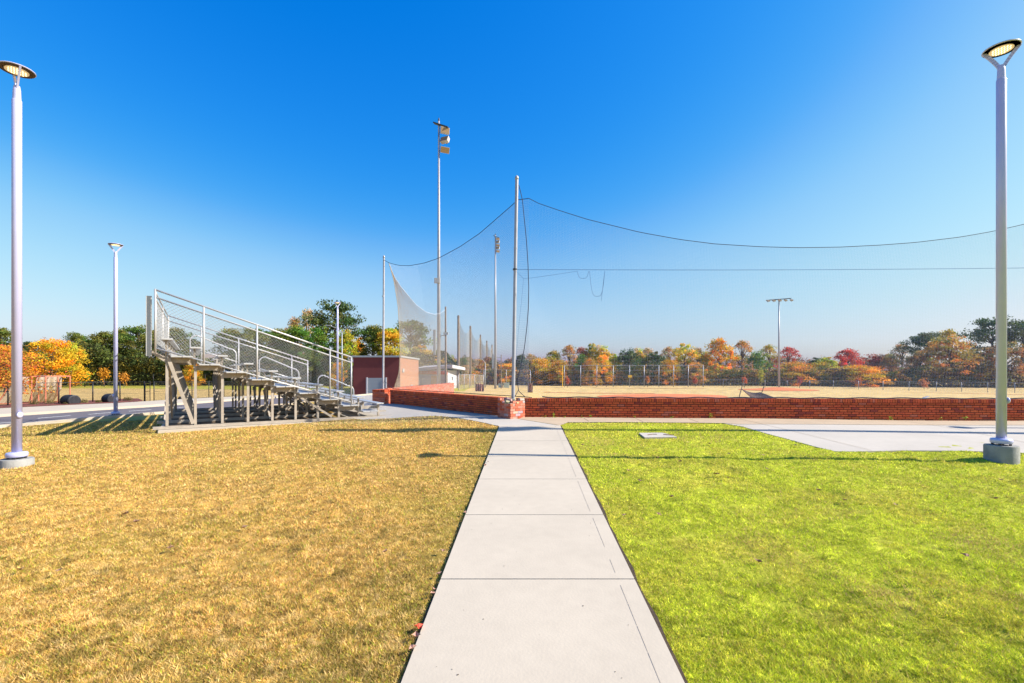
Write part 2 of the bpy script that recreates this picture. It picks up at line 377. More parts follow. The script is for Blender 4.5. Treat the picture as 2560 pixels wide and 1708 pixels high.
# utility lid in the right lawn
q = [at(1597, 1086.5), at(1612, 1098), at(1692, 1096.5), at(1676, 1091), at(1655, 1086)]
lid = thing('utility_cover', 'pale concrete utility cover lying flush in the green lawn', 'cover', tuple(q[0]))
mb = MB(); zt_ = sum(p.z for p in q) / 5 + .042
mb.add([(p.x, p.y, p.z + .035) for p in q] + [(p.x, p.y, p.z - .1) for p in q], [(0, 1, 2, 3, 4), (0, 5, 6, 1), (1, 6, 7, 2), (2, 7, 8, 3), (3, 8, 9, 4), (4, 9, 5, 0)])
mb.build('slab', M_concg, lid)
mb = MB()
cx = sum(p.x for p in q) / 5; cy = sum(p.y for p in q) / 5
mb.tube([(cx - .25, cy - .05, zt_ + .001), (cx - .1, cy + .05, zt_ + .001), (cx - .02, cy + .03, zt_ + .001)], .006, 4)
mb.tube([(cx + .1, cy - .02, zt_ + .001), (cx + .3, cy - .1, zt_ + .001)], .008, 4)
mb.build('rust_mark', M_rust, lid)

# road, kerbs, sidewalk, mulch on the left
near = A2((-120, 1081), (0, 1069), (150, 1056), (300, 1043.5), (360, 1037.5), (480, 1029), (600, 1021), (700, 1014)) + [(-10.5, 37), (-8.5, 48)]
far_ = A2((-120, 1053), (0, 1044), (150, 1034), (300, 1023.5), (360, 1020), (480, 1011), (600, 1002), (700, 996)) + [(-14.5, 50)]
swk = A2((-120, 1035), (0, 1027), (150, 1019.5), (300, 1012.5), (360, 1008.5), (480, 1001), (600, 995), (700, 991)) + [(-18, 52)]
mul = A2((-120, 1026), (0, 1018), (150, 1010.5), (300, 1002.5), (345, 1001))
a0 = (near[0][0] - 6, near[0][1] - 18)
near = [(-22.5, -5)] + near; far_ = [(-28.5, -5)] + far_; swk = [(-33, -5)] + swk; mul = [(-34.5, -5)] + mul
sheet('road', near + far_[::-1], M_asph, .02, 1.0)
def offset_line(L, d):
    out = []
    for i, p in enumerate(L):
        a = Vector((*L[max(i - 1, 0)], 0)); b = Vector((*L[min(i + 1, len(L) - 1)], 0)); t = (b - a).normalized(); n = Vector((t.y, -t.x, 0))
        out.append((p[0] + n.x * d, p[1] + n.y * d))
    return out
sheet('near_kerb', near + offset_line(near, .45)[::-1], M_conc, .10, 1.0, skirt=.16)
kf = offset_line(far_, -.35)
sheet('far_kerb', far_ + kf[::-1], M_conc, .13, 1.0, skirt=.18)
sheet('sidewalk', kf + swk[::-1], mat('concrete_walk', (.44, .375, .29), .85, noise=.06, nscale=1.2, bump=.1), .12, 1.0, skirt=.16)
sheet('mulch_bed', swk[:len(mul)] + mul[::-1], M_mulch, .135, .5)
mb = MB()
for (xa, ya), (xb, yb) in (((-30, 1063), (29, 1058)), ((93, 1048), (176, 1041)), ((221, 1038), (282, 1033)), ((322, 1030), (378, 1026)), ((430, 1022), (470, 1019))):
    p = at(xa, ya); r_ = at(xb, yb); d = (r_ - p).normalized(); n = Vector((-d.y, d.x, 0)) * .06
    mb.add([p - n, p + n, r_ + n, r_ - n], [(0, 1, 2, 3)])
mb.v = [(x, y, g(x, y) + .032) for x, y, z in mb.v]
o = mb.build('lane_dashes', M_paint); tag(o, kind='structure')

# clay on the ball field
def blob(cx, cy, rx, ry, n=40, s=0.12):
    return [(cx + rx * math.cos(2 * math.pi * k / n) * (1 + s * (vnoise(np.array(k * .37), np.array(3.3 + cx)) - .5)), cy + ry * math.sin(2 * math.pi * k / n) * (1 + s * (vnoise(np.array(k * .41), np.array(9.3)) - .5))) for k in range(n)]
h = at(1650, 990); sheet('home_plate_clay', blob(h.x, h.y - 1, 7.5, 5.2), M_clay, .03, 1.)
mo = at(1945, 975)
bm_ = MB(); n = 48; rings = [(0, .38), (.9, .36), (2.2, .2), (3.6, .07), (4.6, .02)]
vv = []; ff = []
for r_, z in rings:
    for k in range(n):
        t = 2 * math.pi * k / n; x = mo.x + (r_ + .001) * math.cos(t) * 1.25; y = mo.y + r_ * math.sin(t); vv.append((x, y, g(x, y) + z + .02))
for i in range(len(rings) - 1):
    for k in range(n): ff.append((i * n + k, (i + 1) * n + k, (i + 1) * n + (k + 1) % n, i * n + (k + 1) % n))
bm_.add(vv, ff); tag(bm_.build('pitching_mound', M_clay, smooth=True), kind='structure')
l1 = at(1360, 981.2); l2 = at(1640, 984.5)
sheet('foul_line_clay', [(l1.x, l1.y + .8), (l1.x, l1.y), (l2.x, l2.y), (l2.x, l2.y + 1.2)], M_clay, .03, 1.)
l1 = at(1480, 970.5); l2 = at(1760, 972)
sheet('infield_clay', [(l1.x, l1.y + .5), (l1.x, l1.y - .3), (l2.x, l2.y - .8), (l2.x, l2.y + .6)], mat('clay_pale', (.55, .27, .10), .95, noise=.2), .03, 1.)
l1 = at(2260, 981); l2 = at(2600, 988)
sheet('baseline_clay', [(l1.x, l1.y + .5), (l1.x, l1.y), (l2.x, l2.y - .6), (l2.x, l2.y + 1.2)], MATS['clay_pale'], .03, 1.)

# ------------------------------------------------------------------ grass blades (stuff)
def near_grass():
    N = 2300000
    u = rng.random(N); Y0, Y1 = 1.75, 16.5
    y = 1 / (1 / Y0 - u * (1 / Y0 - 1 / Y1)); x = (rng.random(N) * 2 - 1) * (1.1 * y + 3.0)
    keep = ~((x > XL(y) - .004) & (x < XR(y) + .012) & (y < 12.3))
    # outlines of paving
    def inside(poly, x, y):
        P = np.array(poly); c = np.zeros(len(x), bool); j = len(P) - 1
        for i in range(len(P)):
            xi, yi = P[i]; xj, yj = P[j]
            cond = ((yi > y) != (yj > y)) & (x < (xj - xi) * (y - yi) / (yj - yi + 1e-12) + xi); c ^= cond; j = i
        return c
    keep &= ~((y > 12.1) & (x > XL(12.15)) & (x < XR(12.15)))
    keep &= ~inside([rightgrass[4]] + plaza_r, x, y)
    keep &= ~inside([(.2, 13.5), rightgrass[0]] + rightgrass[1:5] + [(rightgrass[5][0] + .1, rightgrass[5][1] + .42), (26, 12.1), (26, 30), (0, 30)], x, y)
    keep &= ~inside(left_plaza, x, y)
    keep &= ~inside(near + far_[::-1], x, y) & ~inside(offset_line(near, .45) + near[::-1], x, y)
    keep &= ~inside(pad_poly, x, y)
    keep &= ~inside([(p.x, p.y) for p in q], x, y)
    keep &= ~((y > 17) & (x > -7))
    for lx, ly in ((-8.27, 8.05), (8.02, 7.9)): keep &= np.hypot(x - lx, y - ly) > .22
    x = x[keep]; y = y[keep]; n = len(x)
    # fallen-together tufts
    cl = fbm(x * 6, y * 6, 3); cl2 = fbm(x * 1.7 + 5, y * 1.7, 2)
    sc = np.maximum(1, y / 4.2)
    hgt = (.010 + .020 * rng.random(n) * (.5 + cl)) * (1 + .25 * (sc - 1)) * (.75 + .6 * cl2); wd = (.0017 + .0019 * rng.random(n)) * sc
    # thatch gaps where the turf is thin
    k2 = rng.random(n) < np.clip(1.35 - 1.3 * np.clip((cl - .56) * 5, 0, 1), .25, 1)
    x, y, hgt, wd, cl, sc = x[k2], y[k2], hgt[k2], wd[k2], cl[k2], sc[k2]; n = len(x)
    z = gz(x, y) + relief(x, y) - .004
    a = rng.random(n) * 2 * np.pi; le = hgt * (.35 + 1.0 * rng.random(n)); b = rng.random(n) * 2 * np.pi
    base = np.stack([x, y, z], 1); side = np.stack([np.cos(a), np.sin(a), a * 0], 1) * wd[:, None]
    tip = base + np.stack([np.cos(b) * le, np.sin(b) * le, hgt], 1)
    V = np.stack([base - side, base + side, tip], 1).reshape(-1, 3)
    col = turf_col(x, y) * (.62 + .75 * rng.random((n, 1))) 
    left = x < pathx(y)
    j = rng.random(n); dry = (j < .22)
    straw = np.array([.72, .50, .20]) * (.75 + .5 * rng.random((n, 1)))
    grn = np.array([.34, .43, .03]) * (.8 + .6 * rng.random((n, 1)))
    brn = np.array([.27, .13, .04]) * (.7 + .5 * rng.random((n, 1)))
    col = np.where((left & dry)[:, None], straw, col); col = np.where((left & (j > .88))[:, None], grn * .9, col); col = np.where((left & (j > .8) & (j < .88))[:, None], brn, col)
    mo = fbm(x * 16, y * 16, 2); mo2 = fbm(x * 7 + 31, y * 7, 2)
    fine = .5 * vnoise(x * 47 + 3, y * 47) + .5 * vnoise(x * 26, y * 26 + 8); col = col * ((.62 + .76 * mo) * (.38 + 1.24 * fine))[:, None] * 1.06
    dk = np.clip((mo2 - .60) * 7, 0, 1) * (rng.random(n) < .75)  # shadows in the thatch, painted as darker spots into the blade colour
    col = np.where(left[:, None], col * (1 - .55 * dk[:, None]) + np.array([.15, .12, .03]) * .55 * dk[:, None], col * (1 - .4 * dk[:, None]))
    lt = np.clip((mo - .60) * 6, 0, 1)[:, None] * left[:, None]; col = col * (1 - .5 * lt) + np.array([.80, .58, .27]) * .5 * lt
    gp = fbm(x * 1.1 + 40, y * 1.1, 3); dr = ~left & (j < .10 + .35 * np.clip((gp - .55) * 5, 0, 1))
    col = np.where(dr[:, None], straw * .85, col); col = np.where((~left & (j > .72))[:, None], grn, col)
    return np_mesh('grass', V, np.arange(3 * n).reshape(-1, 3), 3, M_blade, np.repeat(col, 3, 0))

# ------------------------------------------------------------------ street lamps
def make_lamp(base_h, yoke=146):
    r_ = thing('street_lamp', '', 'street lamp')
    b = MB().lathe([(.215, -.15), (.215, base_h - .02), (.205, base_h)], 28).build('concrete_base', M_base, r_, True)
    e = b.modifiers.new('es', 'EDGE_SPLIT'); e.split_angle = R(40)
    mb = MB()
    mb.lathe([(.13, base_h + .03), (.14, base_h + .045), (.14, base_h + .085), (.13, base_h + .105), (.07, base_h + .115)], 28)
    f = mb.build('base_flange', M_lamp, r_, True)
    for k in range(4):
        t = k * math.pi / 2 + .6; mb = MB(); mb.lathe([(.018, base_h), (.018, base_h + .045)], 8, (.105 * math.cos(t), .105 * math.sin(t), 0)); mb.build('anchor_bolt', M_dark, f)

    z0 = base_h + .11; z1 = base_h + 5.98
    p = MB().lathe([(.066, z0), (.064, z1), (.058, z1 + .012)], 28).build('pole', M_lamp, r_, True)
    MB().lathe([(.052, 0), (.052, .02), (.03, .03)], 16, (.06, -.02, z0 + .62), ax=(0, 1, 0), ay=(0, 0, 1), az=(1, 0, 0)).build('hand_hole_cover', M_lamp, p, True)
    u = Vector((math.cos(R(yoke)), math.sin(R(yoke)), 0)); n = Vector((-u.y, u.x, 0)); mb = MB()
    mb.lathe([(.057, z1), (.054, z1 + .05), (.05, z1 + .17), (.04, z1 + .24)], 24)
    for s in (-1, 1):
        pts = []
        for t in np.linspace(0, 1, 9):
            pts.append(u * (s * (.02 + .19 * t ** 1.15)) + Vector((0, 0, z1 + .19 + .31 * t ** .95)))
        for a_, b_ in zip(pts[:-1], pts[1:]): mb.beam(a_, b_ + (b_ - a_) * .15, .026, .05, side=n)
    mb.build('yoke', M_lamp, r_)
    zd = z1 + .50
    hd = MB().lathe([(.08, zd + .0), (.230, zd + .002), (.237, zd + .010), (.234, zd + .018), (.20, zd + .034), (.12, zd + .05), (.02, zd + .056)], 36).build('lamp_head', M_lamp, r_, True)
    hd.modifiers.new('es', 'EDGE_SPLIT').split_angle = R(35)
    MB().lathe([(.222, zd - .004), (.09, zd - .004)], 36).build('underside', M_under, hd)
    mb = MB(); mb.lathe([(.15, zd - .014), (.15, zd - .006)], 30); nf = len(mb.f)
    for i in range(-5, 6):
        for j in range(-5, 6):
            x, y = i * .024 + (j % 2) * .009, j * .024
            if math.hypot(x, y) < .127 and (i + j) % 2 == 0: mb.lathe([(.0085, zd - .02), (.0085, zd - .0145)], 8, (x, y, 0))
    ln = mb.build('lens', M_led, hd); ln.data.materials.append(M_dots)
    for pl in ln.data.polygons[nf:]: pl.material_index = 1
    return r_
LG = 'silver street lamps with disc heads'
def lamp_at(proto, x, y, label):
    proto.location = (x, y, g(x, y)); proto['label'] = label; proto['group'] = LG
lamp_a = make_lamp(.12); lamp_at(lamp_a, -8.27, 8.05, 'nearest silver street lamp standing in the golden lawn, cut off by the left edge')
lamp_b = make_lamp(.27); lamp_at(lamp_b, 8.02, 7.9, 'silver street lamp on a tall concrete base between green lawn and paving')
for x, y, lb in ((-15.13, 18.4, 'silver street lamp at the roadside left of the bleachers'), (-12.2, 33.7, 'smallest silver street lamp, rising behind the low end of the bleachers'), (20.2, 11.0, 'silver street lamp out of frame that shades the right paving')):
    c = copy_tree(lamp_a); lamp_at(c, x, y, lb); c.rotation_euler = (0, 0, R(-105 if x < 0 else 0))

# ------------------------------------------------------------------ brick walls
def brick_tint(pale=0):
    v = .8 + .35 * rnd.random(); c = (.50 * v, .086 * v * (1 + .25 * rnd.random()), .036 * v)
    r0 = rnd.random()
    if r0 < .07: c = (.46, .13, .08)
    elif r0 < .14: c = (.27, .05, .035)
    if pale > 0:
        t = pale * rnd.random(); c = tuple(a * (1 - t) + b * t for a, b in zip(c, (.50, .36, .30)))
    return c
def brick_wall(name, label, p, q, th, ztop, zbot, ncourse, mort=M_mortar, pale=0, parent=None, side=1):
    p = Vector((*p, 0)); q_ = Vector((*q, 0)); d = (q_ - p); L = d.length; d.normalize(); n = Vector((-d.y, d.x, 0)) * side
    root = thing(name, label, 'brick wall', (p.x, p.y, zbot)) if parent is None else parent
    rl = .102; ch = (ztop - rl - zbot) / ncourse
    core = MB().box(p + d * L / 2 + n * th / 2 + Vector((0, 0, (ztop + zbot) / 2 - .01)), (L - .02, th - .026, ztop - zbot - .02), d, n); core.build('mortar_joints', mort, root)
    mb = MB()
    for k in range(ncourse):
        z = zbot + ch * (k + .5); x = -(.1 if k % 2 else 0) - .05 * rnd.random()
        while x < L:
            a, b = max(x + .005, 0), min(x + .198 + .004 * rnd.random(), L)
            if b - a > .02:
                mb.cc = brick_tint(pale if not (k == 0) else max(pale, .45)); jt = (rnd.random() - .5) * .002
                mb.box(p + d * (a + b) / 2 + n * (th / 2 + jt) + Vector((0, 0, z)), (b - a - .003, th, ch - .0155), d, n)
            x += .2075
    mb.build('brick_courses', M_brick, root)
    mb = MB(); x = 0
    while x < L - .01:
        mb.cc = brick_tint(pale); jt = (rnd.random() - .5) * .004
        mb.box(p + d * (x + min(.0339, (L - x) / 2)) + n * (th / 2) + Vector((0, 0, ztop - rl / 2 + jt)), (min(.054, L - x), th + .012, rl - .008), d, n); x += .0678
    mb.build('coping', M_brick, root)
    return root
WT, WB = .985, .36
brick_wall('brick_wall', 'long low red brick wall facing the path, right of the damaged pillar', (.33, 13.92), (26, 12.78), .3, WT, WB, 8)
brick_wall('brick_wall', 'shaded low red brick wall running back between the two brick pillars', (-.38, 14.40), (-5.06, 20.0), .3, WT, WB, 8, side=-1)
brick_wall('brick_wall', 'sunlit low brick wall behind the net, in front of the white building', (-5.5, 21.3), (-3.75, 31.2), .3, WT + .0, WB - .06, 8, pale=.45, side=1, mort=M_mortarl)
def pillar(label, cx, cy, s, ang, ztop, zbot, broken):
    d = Vector((math.cos(ang), math.sin(ang), 0)); n = Vector((-d.y, d.x, 0)); root = thing('brick_pillar', label, 'brick pillar', (cx, cy, zbot), 'brick pillars carrying the net poles')
    c0 = Vector((cx, cy, 0)); ch = .068; nb = 3; nr = int((ztop - zbot) / ch); ch = (ztop - zbot) / nr; bl = s / nb
    MB().box(c0 + Vector((0, 0, (zbot + ztop) / 2 - .03)), (s - .03, s - .03, ztop - zbot - .05 - (.16 if broken else 0)), d, n).build('mortar_joints', M_mortarl if broken else M_mortar, root)
    mb = MB()
    for k in range(nr):
        z = zbot + ch * (k + .5)
        for f in range(4):
            dd = [d, n, -d, -n][f]; nn = [n, -d, -n, d][f]
            for j in range(-1, nb + 1):
                a, b = -s / 2 + bl * (j + (.5 if (k + f) % 2 else 0)), -s / 2 + bl * (j + 1 + (.5 if (k + f) % 2 else 0))
                a = max(a, -s / 2); b = min(b, s / 2)
                if b - a < .03: continue
                ctr = c0 + dd * (a + b) / 2 - nn * (s / 2 - .05) + Vector((0, 0, z))
                if broken:
                    w_ = ctr - c0; front = (-w_.y * .9 - w_.x * .15) / s
                    if k >= nr - 1 and rnd.random() < .25: continue
                    if k >= nr - 5 and front > .42 + .035 * (nr - k) and rnd.random() < .85: continue
                    if k >= nr - 3 and front > .22 and rnd.random() < .6: continue
                mb.cc = brick_tint(.45 if broken else .3)
                if broken and rnd.random() < .16: mb.cc = tuple(v_ * (.8 + .3 * rnd.random()) for v_ in (.46, .36, .31))
                ij = (rnd.random() - .5) * (.012 if broken else .003)
                mb.box(ctr - nn * ij, (b - a - .009, .10, ch - .009), dd, nn)
    if broken:
        for k in range(12):
            mb.cc = tuple(v_ * (.7 + .5 * rnd.random()) for v_ in (.48, .36, .26)); t = rnd.random() * 6.28
            e = Vector((math.cos(t), math.sin(t), .3 * rnd.random())).normalized(); f_ = Vector((-e.y, e.x, 0)).normalized()
            mb.box(c0 + Vector(((rnd.random() - .55) * s * .7, -s * (.1 + .42 * rnd.random()), ztop - .03 - .12 * rnd.random())), (.09 + .07 * rnd.random(), .07, .05), e, f_)
    else:
        mb2 = MB()
        x = -s / 2
        while x < s / 2 - .02:
            mb2.cc = brick_tint(); mb2.box(c0 + d * (x + .034) + Vector((0, 0, ztop + .05)), (.058, s, .098), d, n); x += .0678
        mb2.build('coping', M_brick, root)
    mb.build('brick_courses', M_brick, root)
    return root
pillar('damaged brick pillar with broken top and white stains at the wall corner', -.02, 13.93, .56, R(42), WT + .01, WB - .02, True)
pillar('intact red brick pillar with flat top at the far end of the shaded wall', -5.45, 20.35, .62, R(-20), WT - .10, WB, False)
# weeds along the wall foot
def leafcloud(P, size, cols, flat=.0):
    n = len(P); a = rng.normal(size=(n, 3)); a /= np.linalg.norm(a, axis=1)[:, None]; b = rng.normal(size=(n, 3)); b -= a * (a * b).sum(1)[:, None]; b /= np.linalg.norm(b, axis=1)[:, None]
    s = (size * (.6 + .8 * rng.random(n)))[:, None]
    V = np.stack([P - a * s, P - b * s * .55, P + a * s, P + b * s * .55], 1).reshape(-1, 3)
    return V, np.arange(4 * n).reshape(-1, 4), np.repeat(cols, 4, 0)
WGRP = 'small weeds at the foot of the brick wall'
for i, (px, n_) in enumerate(((1361, 10), (1385, 30), (1412, 10), (1455, 14), (1475, 14), (1587, 8), (1680, 10), (1776, 34), (2225, 14), (2412, 18), (2350, 10))):
    t = (px - 1280) / F; Yw = 13.935 / (1 + t * .0444) - .05; P = np.stack([t * Yw + rng.normal(size=n_) * .028, np.full(n_, Yw) - rng.random(n_) * .05, WB + .06 + rng.random(n_) * (.05 + .003 * n_)], 1)
    o = np_mesh('weed', *leafcloud(P, np.full(n_, .022), np.array([[.22, .30, .03]]) * (.6 + .8 * rng.random((n_, 1))))[:2], 4, M_leaf, None) if False else None
    Vv, Ff, Cc = leafcloud(P, np.full(n_, .022), np.array([[.26, .33, .04]]) * (.6 + .8 * rng.random((n_, 1))))
    o = np_mesh('weed', Vv, Ff, 4, M_leaf, Cc); tag(o, 'small green weed growing where the red brick wall meets the paving', 'weed', WGRP)

# ------------------------------------------------------------------ nets and their poles
def pole(name, label, a, b, r0, r1, m, cat='pole', group=None, cap=True, n=14):
    a = Vector(a); b = Vector(b); root = thing(name, label, cat, tuple(a), group)
    MB().tube([a, b], [r0, r1], n).build('shaft', m, root, True).modifiers.new('es', 'EDGE_SPLIT').split_angle = R(50)
    if cap: MB().lathe([(r1 * .5, -.01), (r1 * 1.15, .0), (r1 * 1.15, .05), (r1 * .9, .09), (r1 * .3, .12)], n, b).build('cap', m, root, True)
    return root
NP = pole('net_pole', 'tall leaning steel net pole standing in the damaged brick pillar', (.03, 14.0, WT - .15), (.14, 14.0, zt(449, 14)), .052, .048, M_galv, 'net pole', 'steel net poles on brick pillars')
MB().lathe([(.062, 0), (.062, .05)], 12, (.085, 14.0, zt(676, 14))).build('clamp', M_dark, NP)
MB().lathe([(.058, 0), (.058, .03)], 12, (.105, 14.0, zt(622, 14))).build('joint_ring', M_galv, NP)
FP = pole('net_pole', 'steel net pole standing behind the intact brick pillar near the bleachers', (-5.62, 21.0, .3), (-5.58, 21.0, zt(645, 21)), .045, .042, M_galv, 'net pole', 'steel net poles on brick pillars')
MB().lathe([(.056, 0), (.056, .04)], 12, (-5.61, 21.0, zt(742, 21))).build('joint_ring', M_galv, FP)
def interp(tab, t):
    return np.interp(t, [a for a, b in tab], [b for a, b in tab])
def net(name, label, S, U, Vn, m, r, seg_u=8, seg_v=40, group=None, ropes=()):
    """S(u,v) -> point; U vertical twines, Vn horizontal twines"""
    mb = MB()
    root = thing(name, label, 'net', tuple(S(0, 0)), group)
    def strip(pts, rr, n=3):
        mb.tube(pts, rr, n, cap=False)
    for i in range(U + 1):
        strip([S(i / U, v) for v in np.linspace(0, 1, seg_u + 1)], r)
    for j in range(Vn + 1):
        strip([S(u, j / Vn) for u in np.linspace(0, 1, seg_v + 1)], r)
    mb.build('mesh', m, root)
    for nm, pts, rr, mm in ropes: MB().tube(pts, rr, 6).build(nm, mm, root)
    return root
# right panel, photo-traced top edge at its own depth along the wall
topR = [(1322, 496), (1342, 507), (1400, 527), (1470, 549), (1600, 581), (1700, 599), (1787, 610), (1900, 617), (1994, 619.5), (2100, 618), (2200, 613), (2288, 606.5), (2400, 593), (2480, 579), (2560, 561), (2640, 537), (2760, 495)]
def wallY(px, off=.13):
    t = (px - 1280) / F; return (13.935 + off) / (1 + t * .0444)
botx = lambda u: 1322 + (2760 - 1322) * u
def SR(u, v):
    px = botx(u); Y = wallY(px); zb = WT + .02 + .35 * max(0, 1 - (px - 1322) / 45); z1_ = CH - (interp(topR, px) - HZ) / F * Y
    X = (px - 1280) / F * Y
    pull = (1 - min(1, u * 14)) ** 2
    b = .25 * math.sin(math.pi * v) * (1 - pull * .5)
    X2 = X + pull * (-.35 * (1 - v) ** 1.5 + .12 * math.sin(math.pi * v))
    return Vector((X2, Y + b * .5, zb + (z1_ - zb) * v))
ropesR = [('top_rope', [SR(u, 1) for u in np.linspace(0, 1, 60)], .009, M_rope), ('bottom_rope', [SR(u, 0) + Vector((0, -.09, .005 + .012 * math.sin(u * 90))) for u in np.linspace(.03, 1, 120)], .018, M_rope),
  ('corner_rope', [up(*p, 13.9) for p in ((1297, 463), (1301, 478), (1306, 500), (1311, 550), (1316, 600), (1320, 660), (1322, 720), (1321, 770), (1317, 820), (1311, 870), (1303, 910), (1296, 940), (1293, 955), (1297, 978), (1312, 992), (1330, 994))], .010, M_rope),
  ('rope_loop', [up(1294, 955, 13.9), up(1296, 975, 13.9), up(1291, 985, 13.8), up(1287, 992, 13.8)], .009, M_rope)]
net('net', 'dark backstop net rising from the long red brick wall', SR, 380, 118, M_net, .0012, 10, 70, 'backstop nets', ropesR)
ML = thing('guy_line', 'blue line strung across the backstop net with hanging loops', 'rope', tuple(up(1290, 674, 13.95)))
MB().tube([up(px, 674 + 3.5 * math.sin((px - 1290) / 1400 * 3.1) - (px - 1290) * .004, wallY(px, .1)) for px in range(1290, 2760, 60)], .007, 5).build('main_line', M_rope2, ML)
def loop(x0, x1, y0, dep): return [up(x0 + (x1 - x0) * t, y0 + dep * (1 - (2 * t - 1) ** 4), 13.9) for t in np.linspace(0, 1, 14)]
MB().tube(loop(1443, 1472, 678, 18), .005, 4).build('loop', M_rope2, ML)
MB().tube(loop(1474, 1512, 678, 63), .005, 4).build('loop', M_rope2, ML)
MB().tube([up(1512, 678, 13.9), up(1507, 720, 13.9), up(1503, 753, 13.9)], .005, 4).build('loose_end', M_rope2, ML)
MB().tube([up(1290, 678, 13.95), up(1309, 697, 13.9), up(1321, 696, 13.9), up(1380, 688, 13.9), up(1443, 678, 13.9)], .004, 4).build('tie_line', M_rope2, ML)
MB().tube([up(1309, 697, 13.9), up(1303, 760, 13.9), up(1298, 806, 13.9), up(1290, 900, 13.9)], .003, 4).build('hanging_line', M_rope2, ML)
# left panel between the two steel poles
topL = [(1322, 496), (1310, 498), (1290, 500), (1286, 508), (1200, 583), (1150, 617), (1096, 646), (1060, 658), (1024, 664.5), (1000, 664), (985, 661), (972, 657)]
topL = topL[::-1]
edgeL = [(0, 984), (.14, 997.8), (.3, 999.8), (.45, 999), (.66, 994.8), (.86, 984.6), (1, 972)]
A_ = Vector((.45, 14.05)); B_ = Vector((-5.35, 20.7))
def SL(u, v):
    # u=0 at the far pole, 1 at the near pole; the far end swings away from its pole
    t0 = float(interp(edgeL, v)); px = t0 + (1322 - t0) * u
    t = (px - 1280) / F; d = A_ - B_; s = (B_.x - t * B_.y) / (t * d.y - d.x); Y = B_.y + s * d.y
    zb = WT + .02; z1_ = CH - (interp(topL, 972 + (1322 - 972) * u) - HZ) / F * (up(972 + (1322 - 972) * u, 0, 1).y * Y)
    return Vector((t * Y, Y, zb + (z1_ - zb) * v))
ropesL = [('top_rope', [SL(u, 1) for u in np.linspace(0, 1, 40)], .010, M_rope), ('edge_rope', [SL(0, v) for v in np.linspace(0, 1, 24)], .012, M_nettan), ('bottom_rope', [SL(u, 0) + Vector((-.03, -.03, .01)) for u in np.linspace(0, 1, 40)], .014, M_rope),
   ('tie_rope', [Vector((-5.58, 21.0, zt(650, 21))), SL(0, 1)], .01, M_rope), ('brace_line', [Vector((-5.58, 21, zt(952, 21))), up(985, 974, 20.6)], .008, M_rope)]
net('net', 'dark net stretched between the two steel poles above the shaded wall', SL, 200, 110, M_net, .0016, 14, 40, 'backstop nets', ropesL)
# third panel runs back to the wooden post, faded tan twine
top3 = [(972, 657), (985, 690), (1000, 714), (1018, 736), (1040, 762), (1064, 780), (1085, 786), (1100, 784), (1114, 774)]
def S3(u, v):
    t0 = float(interp(edgeL, v)); px = t0 + (1113 - t0) * u; t = (px - 1280) / F
    a = Vector((-5.35, 20.75)); b = Vector((-5.76, 42.0)); d = b - a; s = (t * a.y - a.x) / (d.x - t * d.y); s = min(max(s, -.05), 1.05)
    Y = a.y + s * d.y; X = t * Y
    zb = max(g(X, Y) + .05, zt(975 - 10 * u, Y)); zz = zt(float(interp(top3, px if v > .98 else 972 + (1113 - 972) * u)), Y)
    zz = zt(float(interp(top3, 972 + 141 * u)), Y)
    return Vector((X, Y, zb + (zz - zb) * v))
net('net', 'faded tan net running back from the far steel pole to a wooden post', S3, 230, 110, M_nettan, .0020, 16, 40, 'backstop nets', [('top_rope', [S3(u, 1) for u in np.linspace(0, 1, 40)], .010, M_net)])
# wooden net posts
p1 = pole('wooden_post', 'thin wooden net post behind the white building roof, beside the tall light pole', (-5.76, 42, g(-5.76, 42) - .1), (-5.79, 42, zt(767, 42)), .09, .07, M_wood, 'post', cap=False, n=8)
wp = []
for i, (px, ty, Y, lb) in enumerate(((1146, 789, 70, 'tallest wooden net post, right of the white building'), (1176, 815, 86, 'second wooden net post right of the white building'), (1201, 837, 107, 'third wooden net post right of the white building'), (1217, 852, 122, 'fourth wooden net post right of the white building'), (1230, 862, 138, 'fifth and smallest wooden net post, left of the second light pole'))):
    b = up(px, ty, Y); wp.append(b); pole('wooden_post', lb, (b.x, b.y, g(b.x, b.y) - .1), b, .2, .16, M_wood, 'post', 'wooden posts of the side net', cap=False, n=8)
def SW(u, v):
    k = min(int(u * 4), 3); t = u * 4 - k; a = wp[k]; b = wp[k + 1]; p = a.lerp(b, t)
    sag = 1.6 * 4 * t * (1 - t); lo = 6.8 + 1.2 * math.sin(k * 2.3 + t * 3)
    return Vector((p.x, p.y, p.z - .3 - sag - (1 - v) * (lo - sag * .4)))
net('net', 'ragged faded side net hanging between the five wooden posts', SW, 150, 45, M_nettan, .008, 4, 60)

